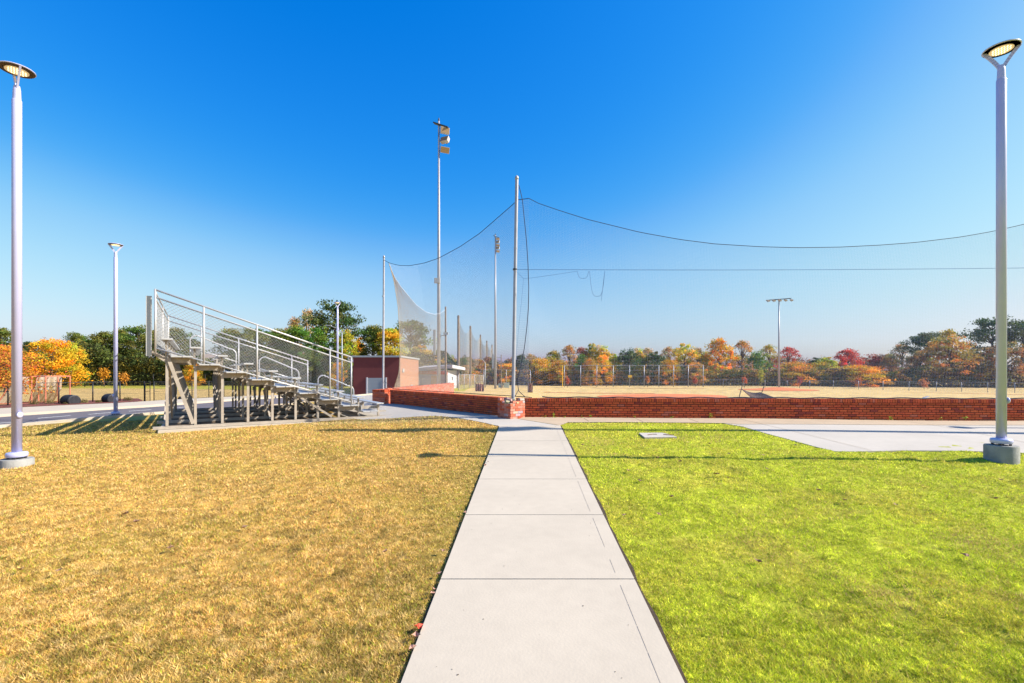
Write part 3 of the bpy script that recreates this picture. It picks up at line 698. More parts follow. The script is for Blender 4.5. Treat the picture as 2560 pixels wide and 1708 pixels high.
# ------------------------------------------------------------------ chain link helper and fences
def link_mesh(mb, a, d, L, zb, zt2, pitch, r, n=3):
    """diamond wires in a vertical plane from a along d; zb/zt2 functions of distance"""
    H = max(zt2(0) - zb(0), zt2(L) - zb(L)); st = pitch * 1.414
    k = -H
    while k < L:
        for sgn in (1, -1):
            u0, u1 = (k, k + H) if sgn > 0 else (k + H, k)
            pts = []
            v0, v1 = 0, H
            def clip(uu0, vv0, uu1, vv1):
                t0, t1 = 0, 1; du = uu1 - uu0
                if abs(du) > 1e-9:
                    ta, tb = (0 - uu0) / du, (L - uu0) / du
                    if ta > tb: ta, tb = tb, ta
                    t0, t1 = max(t0, ta), min(t1, tb)
                if t0 >= t1: return None
                return (uu0 + du * t0, vv0 + (vv1 - vv0) * t0, uu0 + du * t1, vv0 + (vv1 - vv0) * t1)
            c = clip(u0, v0, u1, v1)
            if c:
                def W(u, v): hh = zt2(u) - zb(u); return Vector((a.x + d.x * u, a.y + d.y * u, zb(u) + v / H * hh))
                m_ = ((c[0] + c[2]) / 2, (c[1] + c[3]) / 2)
                mb.tube([W(c[0], c[1]), W(c[2], c[3])], r, n, cap=False)
        k += st
def fence(name, label, pts, h, m, mw, post_r=.03, spacing=3.0, pitch=.075, wr=.0032, posts=None, midrail=False, group=None, hf=None):
    """pts: list of ground points; one post at each, rails and wire between"""
    root = thing(name, label, 'fence', tuple(pts[0]), group)
    P = []
    for a, b in zip(pts[:-1], pts[1:]):
        n_ = max(1, round((b - a).length / spacing))
        for i in range(n_): P.append(a.lerp(b, i / n_))
    P.append(pts[-1]); P = [Vector((p.x, p.y, g(p.x, p.y))) for p in P]
    for p in P[:99]:
        hh = hf(p) if hf else h
        MB().tube([p - Vector((0, 0, .1)), p + Vector((0, 0, hh + .03))], post_r, 8).build('post', m, root, True)
    mr = MB(); mw_ = MB()
    for a, b in zip(P[:-1], P[1:]):
        ha = hf(a) if hf else h; hb = hf(b) if hf else h
        mr.tube([a + Vector((0, 0, ha)), b + Vector((0, 0, hb))], post_r * .5, 6)
        if midrail:
            for fr in midrail: mr.tube([a + Vector((0, 0, ha * fr)), b + Vector((0, 0, hb * fr))], post_r * .28, 5)
        d = b - a; L = Vector((d.x, d.y, 0)).length
        link_mesh(mw_, a, Vector((d.x, d.y, 0)).normalized(), L, lambda u: a.z + (b.z - a.z) * u / L + .04, lambda u: a.z + ha + (b.z + hb - a.z - ha) * u / L, pitch, wr)
    mr.build('rail', m, root); mw_.build('wire_mesh', mw, root)
    return root
# black fence along the left field
bp = [at(-60, 1024), at(20, 1020), at(147, 1014.5), at(232, 1010.6), at(300, 1007.8), at(361, 1007.5)]
fence('black_fence', 'black chain link fence between the mulch bed and the left field', bp, 1.28, M_black, M_black, .032, 50, .05, .0022)
gp = [at(376, 1005.5), at(385, 1004), at(480, 998), at(560, 993.5), at(640, 990)]
gt = thing('gate', 'open black chain link gate leaf in the field fence', 'gate', tuple(bp[-1]))
mb = MB(); a = bp[-1]; b = a + Vector((.38, -.05, 0)); b.z = a.z + .03
for z in (.08, .68, 1.25): mb.tube([a + Vector((.05, 0, z)), b + Vector((0, 0, z))], .016, 6)
mb.tube([b + Vector((0, 0, .05)), b + Vector((0, 0, 1.28))], .022, 6); mb.tube([a + Vector((.05, 0, .05)), a + Vector((.05, 0, 1.28))], .02, 6); mb.build('frame', M_black, gt)
mb = MB(); link_mesh(mb, a + Vector((.05, 0, 0)), (b - a).normalized(), .33, lambda u: a.z + .08, lambda u: a.z + 1.25, .05, .0022); mb.build('wire_mesh', M_black, gt)
fence('black_fence', 'black chain link fence with a middle rail seen under the bleachers', gp[1:], 1.25, M_black, M_black, .028, 2.6, .05, .0022, midrail=(.5, .04))
lf = [Vector((x, y, g(x, y))) for x, y in ((-95, 62), (-60, 62.5), (-30, 63), (-19, 63))]
fence('black_fence', 'far black chain link fence in front of the left trees', lf, 1.6, M_black, M_black, .03, 3.2, .09, .004)
# outfield fences
gp3 = lambda px, Y: Vector(((px - 1280) / F * Y, Y, g((px - 1280) / F * Y, Y)))
of1 = [gp3(1411, 90), gp3(1574, 89), gp3(1758, 88)]
fence('outfield_fence', 'tall grey chain link outfield fence behind the infield', of1, 4.0, M_galv, M_wire2, .07, 2.75, .13, .0045, midrail=(.22, .5, .76))
of2 = [gp3(1758, 88), gp3(1860, 86), gp3(1968, 81.5), at(2146, 974), at(2341, 978.5), at(2537, 982), at(2760, 987)]
fence('outfield_fence', 'low grey chain link outfield fence on the right', of2, 1.35, M_galv, M_wire2, .035, 3.0, .09, .004)
fl = [at(1146, 976), at(1186, 971), at(1209, 969)]
fence('side_fence', 'grey chain link fence right of the white building', fl, 2.0, M_galv, M_nettan, .04, 3.0, .09, .005)
fl2 = [Vector((x, y, g(x, y))) for x, y in ((-4.9, 84), (-1, 84), (3.2, 84))]
fence('side_fence', 'grey chain link fence left of the steel net pole, behind the utility boxes', fl2, 3.0, M_galv, M_wire2, .05, 3.0, .12, .005)
fy = gp3(1406, 89.5); pole('foul_pole', 'short yellow foul post beside the tall outfield fence', (fy.x, fy.y, fy.z), (fy.x, fy.y, fy.z + 3.9), .07, .07, M_yellow, 'foul pole')
mb = MB(); s_ = of1[2]; sg = mb.box((up(1575, 941, s_.y - .3)), (.7, .05, .45)).build('yellow_sign', M_yellow); tag(sg, 'small yellow sign hung on the tall outfield fence', 'sign')
# cloth screens
for i, (xa, xb, ya, yb, Yb, lb) in enumerate(((1189, 1209, 951, 976, 50, 'rust brown cloth screen leaning by the side fence'), (1320, 1331, 946, 970, 62, 'pale brown folded screen left of the outfield fence'))):
    r_ = thing('screen', lb, 'screen', (up(xa, yb, Yb).x, Yb, up(xa, yb, Yb).z)); mb = MB(); n = 12
    zg = g(up(xa, yb, Yb).x, Yb); hgt_ = (yb - ya) / F * Yb
    vv = []
    for k in range(n + 1):
        x = up(xa + (xb - xa) * k / n, yb, Yb).x; yy = Yb + .12 * math.sin(k * 1.9)
        for z in (0, .5, 1): vv.append((x + .05 * math.sin(z * 4 + k), yy + .05 * z, zg + z * hgt_ * (.94 + .06 * math.cos(k))))
    mb.add(vv + [(x, y + .03, z) for x, y, z in vv], [(k * 3 + j, k * 3 + 3 + j, k * 3 + 4 + j, k * 3 + 1 + j) for k in range(n) for j in (0, 1)] + [(39 + k * 3 + j, 39 + k * 3 + 1 + j, 39 + k * 3 + 4 + j, 39 + k * 3 + 3 + j) for k in range(n) for j in (0, 1)])
    mb.build('cloth', M_screen, r_)
    mb = MB()
    for x in (xa, xb): mb.tube([(up(x, yb, Yb).x, Yb + .05, zg - .05), (up(x, yb, Yb).x, Yb + .05, zg + hgt_ + .08)], .035, 6)
    mb.build('frame', M_wood, r_)
# utility boxes
for i, (xa, xb, ya, yb, lb) in enumerate(((1246, 1257, 959, 967.5, 'small pale green utility box beside the second light pole'), (1259, 1273, 957, 968, 'large pale green utility box, the right one of the pair'))):
    p = at((xa + xb) / 2, yb + 1.5); ws = (xb - xa) / F * p.y; hs_ = (yb - ya) / F * p.y
    r_ = thing('utility_box', lb, 'utility box', tuple(p), 'green utility boxes')
    MB().box(p + Vector((0, 0, hs_ / 2)), (ws, ws * .8, hs_)).build('cabinet', M_green, r_, bevel=.03); MB().box(p + Vector((0, 0, hs_ + .03)), (ws * 1.06, ws * .88, .07)).build('lid', M_green, r_, bevel=.01)

# ------------------------------------------------------------------ floodlight poles
def fixture(root, c, yaw, pitch, w_, h_, d_):
    f = Matrix.Rotation(yaw, 3, 'Z') @ Matrix.Rotation(pitch, 3, 'X'); ax, ay, az = f @ Vector((1, 0, 0)), f @ Vector((0, 1, 0)), f @ Vector((0, 0, 1)); c = Vector(c)
    mb = MB(); vs_ = []
    for y_, s in ((-.5, 1.0), (.35, .9), (.5, .6)):
        for i, k in ((-1, -1), (1, -1), (1, 1), (-1, 1)): vs_.append(c + ax * (i * w_ / 2 * s) + az * (k * h_ / 2 * s) + ay * (y_ * d_))
    mb.add(vs_, [(0, 1, 2, 3)[::-1], (8, 9, 10, 11)] + [(r0 * 4 + k, r0 * 4 + k + 4, r0 * 4 + (k + 1) % 4 + 4, r0 * 4 + (k + 1) % 4) for r0 in (0, 1) for k in range(4)])
    o = mb.build('floodlight', M_fix, root)
    MB().box(c - ay * (d_ * .5 + .006), (w_ * .92, .01, h_ * .88), ax, ay, az).build('lens', M_fixface, o)
    MB().box(c + ay * d_ * .62, (.12, d_ * .4, .12), ax, ay, az).build('bracket', M_dark, o)
    return o
def sports_pole(label, x, y, ztop, r0, r1, n_fix, sc, cabinet=True):
    z0 = g(x, y); root = thing('floodlight_pole', label, 'floodlight pole', (x, y, z0), 'tall floodlight poles')
    MB().tube([(x, y, z0 - .2), (x, y, z0 + (ztop - z0) * .5), (x, y, ztop)], [r0, (r0 + r1) / 2, r1], 16).build('mast', M_galv, root, True)
    MB().lathe([(r1, 0), (r1 * 1.1, .08), (r1 * .4, .35 * sc)], 10, (x, y, ztop)).build('lightning_cap', M_dark, root)
    rr = r1
    mb = MB(); mb.beam((x - .55 * sc, y + .2 * sc, ztop - .1 * sc), (x + 1.05 * sc, y - .3 * sc, ztop - .85 * sc), .45 * sc, .10 * sc); mb.build('cross_arm', M_dark, root)
    zz = ztop - 1.1 * sc
    for k in range(n_fix):
        fixture(root, (x + (.62 + .07 * (k % 2)) * sc, y - .1 * sc, zz), R(25 - 50 * (k % 2)) , R([10, -25, 28, -12, 20, 6][k]), .95 * sc, .62 * sc, .5 * sc); zz -= (1.0 if n_fix == 3 else .82) * sc
    return root
yA = 42; xA = (1097 - 1280) / F * yA
PA = sports_pole('tallest floodlight pole, three angled floodlights at its top, in front of the white building', xA, yA, zt(303, yA), .17, .075, 3, .82)
MB().box((xA - .1, yA - .22, zt(703, yA)), (.50, .3, .44)).build('junction_box', M_fix, PA, bevel=.02)
MB().box((xA - .36, yA - .05, zt(856, yA)), (.2, .25, 2.2)).build('control_cabinet', M_grey, PA, bevel=.02)
mb = MB(); mb.tube([(xA, yA, zt(843, yA)), (xA + .3, yA, zt(839, yA)), (xA + .62, yA, zt(838, yA))], .035, 8); mb.box((xA + .62, yA, zt(834, yA)), (.42, .25, .2)); mb.build('side_arm', M_grey, PA)
yB = 73; xB = (1238.5 - 1280) / F * yB
PB = sports_pole('second floodlight pole with five stacked floodlights, seen through the net', xB, yB, zt(588, yB), .2, .09, 5, .56)
MB().box((xB - .38, yB - .05, zt(903, yB)), (.3, .3, 2.2)).build('control_cabinet', M_grey, PB, bevel=.02)
mb = MB(); mb.tube([(xB, yB, zt(895, yB)), (xB + .9, yB, zt(893, yB))], .05, 8); mb.build('side_arm', M_grey, PB)
pole('wooden_post', 'small post with a cross bar right of the second light pole', (up(1253, 966, 74).x, 74, g(-1.6, 74)), up(1253, 887, 74), .08, .06, M_wood, 'post', cap=False, n=8)
yC = 79; xC = (1947.5 - 1280) / F * yC; z0 = g(xC, yC)
PC = thing('floodlight_pole', 'floodlight pole with a wide crossbar of five lights beyond the infield', 'floodlight pole', (xC, yC, z0), 'tall floodlight poles')
MB().tube([(xC, yC, z0 - .1), (xC, yC, zt(748, yC))], [.17, .09], 14).build('mast', M_galv, PC, True)
MB().beam((xC - 1.75, yC + .4, zt(750, yC)), (xC + 1.75, yC - .4, zt(747, yC)), .12, .12).build('crossbar', M_dark, PC)
for k in range(5):
    t = -1.7 + .85 * k; fixture(PC, (xC + t * (1 + .02), yC - .2 - t * .2, zt(752, yC)), R(5 - 8 * (k - 2)), R(-70), .42, .5, .22)
sports_pole('floodlight pole standing out of frame on the right, casting the long shadow', 24.5, 9.7, 21.0, .2, .09, 3, .9)
# cobra street lights far away
for (px, ty, by, arm, Y, lb) in ((855, 832, 976, -33, 52, 'thin grey road light with two arms behind the bleachers'), (1065, 889, 930, -15, 90, 'small grey road light left of the white building roof'), (1213, 908, 968, -12, 78, 'thin grey road light among the wooden net posts')):
    p = up(px, ty, Y); r_ = thing('road_light', lb, 'road light', (p.x, p.y, g(p.x, p.y)), 'grey road lights with arms'); zg = g(p.x, p.y)
    MB().tube([(p.x, Y, zg), (p.x, Y, p.z)], [.09, .06], 8).build('mast', M_grey, r_, True)
    mb = MB()
    for s in ((1, -1) if px == 855 else (1,)):
        e = up(px + arm * s, ty - (18 if px == 855 else 11), Y); mb.tube([(p.x, Y, p.z), ((p.x * 2 + e.x) / 3, Y, p.z * .4 + e.z * .6), tuple(e)], [.05, .045, .03], 6); mb.box((e.x, Y, e.z), (.6, .2, .1))
    mb.build('arm', M_grey, r_)

# ------------------------------------------------------------------ buildings
yb_ = 50.0; bz = g(-14, 50)
x0, x1 = (883 - 1280) / F * yb_, (1000 - 1280) / F * yb_; top = zt(893, yb_)
BB = thing('brick_building', 'flat roofed red brick building with a grey roller door', 'building', (x0, yb_, bz))
# right side recedes
dx = (1046 - 1280) / F * 62; side_dir = Vector((dx - x1, 12.0, 0))
xl2 = x0 + side_dir.x
mb = MB(); P = [(x0, yb_), (x1, yb_), (x1 + side_dir.x, yb_ + 12), (xl2, yb_ + 12)]
bot = zt(992.5, yb_)
mb.add([(x, y, bot - .3) for x, y in P] + [(x, y, top) for x, y in P], [(0, 1, 5, 4), (3, 0, 4, 7), (2, 3, 7, 6), (1, 2, 6, 5)]); mb.build('wall', M_bshade, BB)
ms_ = MB(); nrm = Vector((side_dir.y, -side_dir.x, 0)).normalized() * .02
ms_.add([(x1 + nrm.x, yb_ + .02, bot - .3), (x1 + side_dir.x + nrm.x, yb_ + 12, bot - .3), (x1 + side_dir.x + nrm.x, yb_ + 12, top - .05), (x1 + nrm.x, yb_ + .02, top - .05)], [(0, 1, 2, 3)]); ms_.build('sunlit_side', M_bsunlit, BB)  # sheet over the brick side wall, sunlight put into its colour
mb = MB(); P2 = [(x0 - .12, yb_ - .12), (x1 + .14, yb_ - .12), (x1 + side_dir.x + .14, yb_ + 12.1), (xl2 - .12, yb_ + 12.1)]
mb.add([(x, y, top - .02) for x, y in P2] + [(x, y, top + .16) for x, y in P2], [(0, 1, 5, 4), (3, 0, 4, 7), (2, 3, 7, 6), (1, 2, 6, 5), (4, 5, 6, 7), (3, 2, 1, 0)]); mb.build('roof', M_grey, BB)
da, db = (919 - 1280) / F * yb_, (962 - 1280) / F * yb_; dt = zt(945, yb_)
dr = MB()
for k in range(14): zz = bot + (dt - bot) * (k + .5) / 14; dr.box(((da + db) / 2, yb_ - .03, zz), (db - da, .04, (dt - bot) / 14 * .93))
dro = dr.build('roller_door', M_grey, BB)
for x in (da - .06, db + .14): MB().box((x, yb_ - .06, (dt + bot) / 2), (.14, .1, dt - bot + .1)).build('door_frame', M_white, dro)
for fx_, za, zb2 in ((.12, 931, 922), (.55, 985, 962)):
    pp = Vector((x1 + side_dir.x * fx_ + .05, yb_ + 12 * fx_, 0)); MB().box((pp.x + .03, pp.y, (zt(za, pp.y) + zt(zb2, pp.y)) / 2), (.06, .9, zt(zb2, pp.y) - zt(za, pp.y)), tuple(Vector((side_dir.y, -side_dir.x, 0)).normalized()), tuple(side_dir.normalized())).build('vent' if fx_ < .3 else 'side_door', M_grey, BB)
# white concession building
yw = 62.0; WBd = thing('white_building', 'low white field building with slanted white roof and orange band', 'building', ((1034 - 1280) / F * yw, yw, g(-10, 62)))
wx0, wx1 = (1034 - 1280) / F * (yw + 5), (1119 - 1280) / F * yw; wb = zt(979, yw); wtp = zt(926, yw)
mb = MB(); P = [(wx0, yw + 5), (wx1, yw), ((1143 - 1280) / F * (yw + 9), yw + 9), (wx0 - .5, yw + 14)]
mb.add([(x, y, wb - .4) for x, y in P] + [(x, y, wtp) for x, y in P], [(0, 1, 5, 4), (3, 0, 4, 7), (2, 3, 7, 6), (1, 2, 6, 5), (4, 5, 6, 7)]); mb.build('wall', M_white, WBd)
fd = (Vector((wx1, yw, 0)) - Vector((wx0, yw + 5, 0))); fL = fd.length; fd.normalize(); fn = Vector((fd.y, -fd.x, 0))
pc = Vector((wx0, yw + 5, 0))
MB().box(pc + fd * fL / 2 + fn * .03 + Vector((0, 0, wtp - .32)), (fL, .06, .42), fd, fn).build('orange_band', M_band, WBd)
MB().box(pc + fd * fL * .62 + fn * .04 + Vector((0, 0, wb + .9)), (1.1, .08, 2.2), fd, fn).build('door', M_tan, WBd)
MB().box((wx1 + .06, yw + 5, wb + 1.6), (.08, 2.6, .5), (1, .02, 0), (-.02, 1, 0)).build('wall_plaque', M_dark, WBd)
R1, R2, R3 = up(1024, 922, yw + 5), up(1131, 912, yw - 1.0), up(1163, 919, yw + 9)
mb = MB(); back = Vector((1.5, 10, .3)); PT = [R1, R2, R3, R3 + Vector((-7, 4, .3)), R1 + Vector((-1, 9, .3))]
th_ = Vector((0, 0, -.40))
mb.add([tuple(p) for p in PT] + [tuple(p + th_) for p in PT], [(0, 1, 2, 3, 4), (9, 8, 7, 6, 5)] + [(k, k + 5, (k + 1) % 5 + 5, (k + 1) % 5) for k in range(5)]); mb.build('roof', M_white, WBd)
# house behind the left field seen under the bleachers
hx = (515 - 1280) / F * 88; HB = thing('house', 'pale house with brown gable roof seen under the bleacher seats', 'house', (hx, 88, g(hx, 88)))
hz = g(hx, 88)
MB().box((hx, 88, hz + 1.5), (7, 6, 3.2)).build('wall', M_white, HB)
mb = MB(); mb.add([(hx - 4, 84.6, hz + 3), (hx + 4, 84.6, hz + 3), (hx + 4, 91.4, hz + 3), (hx - 4, 91.4, hz + 3), (hx - 4, 88, hz + 5.2), (hx + 4, 88, hz + 5.2)], [(0, 1, 5, 4), (2, 3, 4, 5), (0, 4, 3), (1, 2, 5), (3, 2, 1, 0)]); mb.build('roof', M_roof, HB)
for k in (-2, 0, 2.2): MB().box((hx + k, 84.97, hz + 1.7), (.9, .05, 1.2)).build('window', M_gl, HB)

# ------------------------------------------------------------------ goal frames, rolls, shrubs on the left
def goal(label, px0, px1, pyb, depth, hgt, npost):
    a = at(px0, pyb); b = at(px1, pyb - 3); a.z = g(a.x, a.y); b.z = g(b.x, b.y); d = Vector((b.x - a.x, b.y - a.y, 0)); L = d.length; d.normalize(); n = Vector((-d.y, d.x, 0))
    root = thing('goal', label, 'goal', tuple(a), 'orange framed goals')
    mb = MB()
    for t in np.linspace(0, 1, npost): p = a + d * L * float(t); mb.tube([p, p + Vector((0, 0, hgt))], .03, 8)
    mb.tube([a + Vector((0, 0, hgt)), a + d * L + Vector((0, 0, hgt))], .03, 8)
    for p in (a, a + d * L):
        mb.tube([p + Vector((0, 0, hgt)), p + n * depth * .5 + Vector((0, 0, hgt))], .03, 6); mb.tube([p + n * depth * .5 + Vector((0, 0, hgt)), p + n * depth + Vector((0, 0, .05))], .03, 6); mb.tube([p + Vector((0, 0, .04)), p + n * depth + Vector((0, 0, .04))], .03, 6)
    mb.build('frame', M_orange, root)
    mb = MB()
    for i in range(61):
        p = a + d * L * i / 60; mb.tube([p + n * depth * .5 + Vector((0, 0, hgt)), p + n * depth * (.62 + .1 * math.sin(i * .4)) + Vector((0, 0, hgt * .5)), p + n * depth + Vector((0, 0, .05))], .012, 3, cap=False)
    for j in range(21):
        t = j / 20; mb.tube([a + n * depth * (.5 + .5 * t) + Vector((0, 0, hgt * (1 - t) + .05)), a + d * L + n * depth * (.5 + .5 * t) + Vector((0, 0, hgt * (1 - t) + .05))], .006, 3, cap=False)
    mb.build('goal_net', mat('goal_netting', (.5, .42, .33), .8), root)
goal('orange framed goal with a sagging net behind the black fence, the left one', 79, 113, 1010, 1.6, 1.62, 3)
goal('orange framed goal behind the black plastic roll, the right one', 114, 175, 1010, 1.6, 1.62, 3)
def roll(label, px0, px1, pyb, hpx):
    c = at((px0 + px1) / 2, pyb); c = Vector((c.x, c.y + .3, g(c.x, c.y))); Wd = (px1 - px0) / F * c.y; Hh = hpx / F * c.y; r_ = Hh / 2
    root = thing('plastic_roll', label, 'plastic roll', tuple(c), 'black plastic rolls by the field fence')
    ax = Vector((-.92, .38, 0)).normalized(); ln = Wd * .62; o_ = c + Vector((0, 0, r_)) - ax * ln / 2
    prof = []
    for k in range(40):
        t = k / 39; rr = r_ * (.90 + .06 * math.sin(t * 3.14)) + (.035 if k % 7 in (1, 2) else 0); prof.append((rr, t * ln))
    side = Vector((ax.y, -ax.x, 0))
    b = MB().lathe([(r_ * .7, 0.02)] + prof, 24, o_, ax=tuple(side), ay=(0, 0, 1), az=tuple(ax)).build('drum', M_plastic, root, True)
    mb = MB()
    for k in range(-4, 5):
        for vert in (0, 1):
            h_ = math.sqrt(max(0, .81 - (k / 5) ** 2)) * r_; o2 = o_ - ax * .02; s1 = side * (k / 5 * r_) if vert else Vector((0, 0, k / 5 * r_)); dvec = Vector((0, 0, 1)) if vert else side
            mb.tube([o2 + s1 - dvec * h_, o2 + s1 + dvec * h_], .012, 4)
    mb.build('end_grille', mat('grey_plastic', (.05, .05, .06), .5), root)
roll('black plastic roll lying behind the fence beside the orange goal', 134, 192, 1016, 27)
roll('black plastic roll lying behind the fence near the roadside lamp', 242, 286, 1011.5, 25)
roll('small dark bundle lying on the field behind the bleacher legs', 436, 456, 1002, 9)
SG = 'small dry shrubs in the mulch bed'
for i, (px, py, s, lb) in enumerate(((85, 1014, .24, 'small dry shrub in the mulch bed nearest the left lamp'), (122, 1013, .26, 'small dry shrub in the mulch just left of the first black roll'), (168, 1013, .16, 'low pale shrub in front of the first black roll'), (209, 1010, .22, 'small dry shrub between the two black rolls'), (246, 1009, .16, 'tiny dry shrub just left of the second black roll'), (281, 1007, .2, 'small dry shrub in front of the second black roll'), (320, 1004, .24, 'small dry shrub right of the roadside lamp'))):
    p = at(px, py + 3); n = 260; U = rng.normal(size=(n, 3)); U /= np.linalg.norm(U, axis=1)[:, None]; P = np.array([p.x, p.y, p.z + .07 + s * .6]) + U * s * rng.random((n, 1)) ** .5 * [1.2, 1, .7]
    Vv, Ff, Cc = leafcloud(P, np.full(n, .03), np.array([[.17, .14, .05]]) * (.5 + rng.random((n, 1)))); tag(np_mesh('shrub', Vv, Ff, 4, M_leaf, Cc), lb, 'shrub', SG)

# fallen batting screen on the field
p = at(1847, 996.5); Yk = p.y; KS = thing('batting_screen', 'collapsed batting screen with leaning posts and sagging dark net on the infield', 'screen', tuple(p))
mb = MB(); zg = g(p.x, Yk)
a1, a2 = up(1847, 996, Yk), up(1860, 949, Yk); a3, a4 = up(1901, 984, Yk + 3), up(1914, 956, Yk + 3)
mb.tube([a1, a2], .05, 8); mb.tube([a3 - Vector((0, 0, .3)), a4], .05, 8); mb.build('post', M_wood, KS)
mb = MB(); c1, c2, c3, c4 = up(1853, 972, Yk), up(1900, 981, Yk + 2.5), up(1942, 997, Yk), up(1880, 996, Yk - .2)
def bil(u, v): q = (c1 * (1 - u) + c2 * u) * (1 - v) + (c4 * (1 - u) + c3 * u) * v; return q - Vector((0, 0, .22 * math.sin(math.pi * u) * (1 - v)))
for i in range(41): mb.tube([bil(i / 40, v) for v in np.linspace(0, 1, 6)], .035, 3, cap=False); mb.tube([bil(u, i / 40) for u in np.linspace(0, 1, 10)], .016, 3, cap=False)
mb.build('sagging_net', mat('brown_net', (.07, .04, .03), .9), KS)
mb = MB(); wd_ = up(2322, 999, wallY(2322, .1)); mb.add([(wd_.x + a, wallY(2322, .15) + b, WT + .012 + c_) for a, b, c_ in ((-.16, -.05, 0), (0, -.09, .05), (.15, -.03, .01), (.08, .08, .05), (-.1, .06, .02), (0, 0, .07))], [(0, 1, 5), (1, 2, 5), (2, 3, 5), (3, 4, 5), (4, 0, 5)])
tag(mb.build('crumpled_paper', M_white), 'crumpled white paper lying on top of the long brick wall', 'litter')

# ------------------------------------------------------------------ bleachers
Fp = Vector((-5.04, 15.1, 0)); cd = Vector((-.836, -.548, 0)); rd = Vector((-.548, .836, 0)); LB = 7.0; ZS = .24
def P(s, a, z): v = Fp + cd * s + rd * a; return Vector((v.x, v.y, z))
def cor(s, a): v = Fp + cd * s + rd * a; return (v.x, v.y)
pad_poly = [cor(-1.45, -.16), cor(4.88, -.16), cor(4.88, LB + .3), cor(-1.45, LB + .3)]
mb = MB(); mb.add([(x, y, ZS) for x, y in pad_poly] + [(x, y, ZS - .5) for x, y in pad_poly], [(0, 1, 2, 3)[::-1], (0, 1, 5, 4), (1, 2, 6, 5), (2, 3, 7, 6), (3, 0, 4, 7)]); pd = mb.build('bleacher_pad', M_conc); tag(pd, kind='structure')
mb = MB(); dpoly = [cor(-1.3, .16), cor(4.8, .16), cor(4.8, LB + .2), cor(-1.3, LB + .2)]; mb.add([(x, y, ZS + .005) for x, y in dpoly], [(3, 2, 1, 0)]); tag(mb.build('gravel_bed', mat('brown_gravel', (.13, .085, .045), .95, noise=.4, nscale=9, bump=.6, bscale=60)), kind='structure')
BL = thing('bleachers', 'aluminium bleachers with ten rows and chain link guards on a steel frame', 'bleachers', tuple(P(0, 0, ZS)))
ss = [4.70 - .622 * k for k in range(10)]; zs = [2.60 - .209 * k for k in range(10)]
frames = [0.12, 1.85, 3.5, 5.2, 6.88]
for k in range(10):
    s, z = ss[k], zs[k]
    if k in (9,) or True:
        segs = [(-.08, LB + .08)]
        if 2 <= k <= 8: segs = [(-.08, 2.95), (4.05, LB + .08)]
        for a0_, a1_ in segs:
            mb = MB(); mb.box(P(s, (a0_ + a1_) / 2, z), (a1_ - a0_, .24, .045), rd, cd)
            o = mb.build('seat', M_alu, BL, bevel=.006)
    zf = z - .45
    if zf > .30:
        mb = MB()
        for ds in (-.20, -.45): mb.box(P(s + ds, LB / 2, zf), (LB + .1, .235, .04), rd, cd)
        mb.build('foot_plank', M_alu, BL, bevel=.005)
        if k < 9: MB().box(P(s - .045, LB / 2, zf + .12), (LB, .02, .16), rd, cd).build('riser', M_alu, BL)
for fi, a in enumerate(frames):
    MB().box(P(1.75, a, ZS + .045), (6.5, .12, .075), cd, rd).build('sill', M_galvw, BL)
    for k in range(10):
        s, z = ss[k], zs[k]; zf = z - .45 - .06
        if k == 9: zf = z - .03
        l = MB().box(P(s, a, (zf + ZS + .1) / 2), (.062, .058, zf - ZS - .1 + .02), cd, rd).build('leg', M_galvw, BL)
    mb = MB()
    for k in range(9):
        zf = zs[k] - .45 - .09
        if zf > ZS + .2: mb.box(P(ss[k] - .311, a + .045, zf), (.66, .03, .13), cd, rd)
        mb.beam(P(ss[k] + .02, a, zs[k] - .55), P(ss[k] + .02, a, zs[k] - .02), .05, .05, side=rd)
    mb.box(P(ss[8] - .31, a + .045, zs[9] - .12), (.7, .03, .1), cd, rd); mb.box(P(ss[9] + .1, a + .045, ZS + .22), (.75, .03, .05), cd, rd)
    mb.build('row_support', M_galvw, BL)
    MB().beam(P(ss[0] - .03, a - .05, zs[0] - .5), P(ss[1] + .05, a - .05, ZS + .12), .03, .085, side=rd).build('brace', M_galvw, BL); mb = MB(); mb.beam(P(ss[5] - .03, a - .05, zs[5] - .5), P(ss[6] - .4, a - .05, ZS + .12), .03, .06, side=rd)
    mb.build('brace', M_galvw, BL); mb = MB(); mb.beam(P(ss[0] + .38, a, 2.32), P(ss[0], a, 2.02), .05, .08, side=rd); mb.build('brace', M_galvw, BL)
for fi in range(4):
    a, b = frames[fi], frames[fi + 1]
    for k in (0, 2, 4, 6):
        if (fi + k // 2) % 2 == 0:
            zt3 = zs[k] - .6; mb = MB(); mb.beam(P(ss[k] + .05, a, ZS + .15), P(ss[k] + .05, b, zt3), .045, .012, side=cd); mb.build('cross_brace', M_galvw, BL); mb = MB(); mb.beam(P(ss[k] - .05, a, zt3), P(ss[k] - .05, b, ZS + .15), .045, .012, side=cd); mb.build('cross_brace', M_galvw, BL)
gt_ = lambda s: 2.20 + .336 * s
gb_ = lambda s: .80 + .316 * s
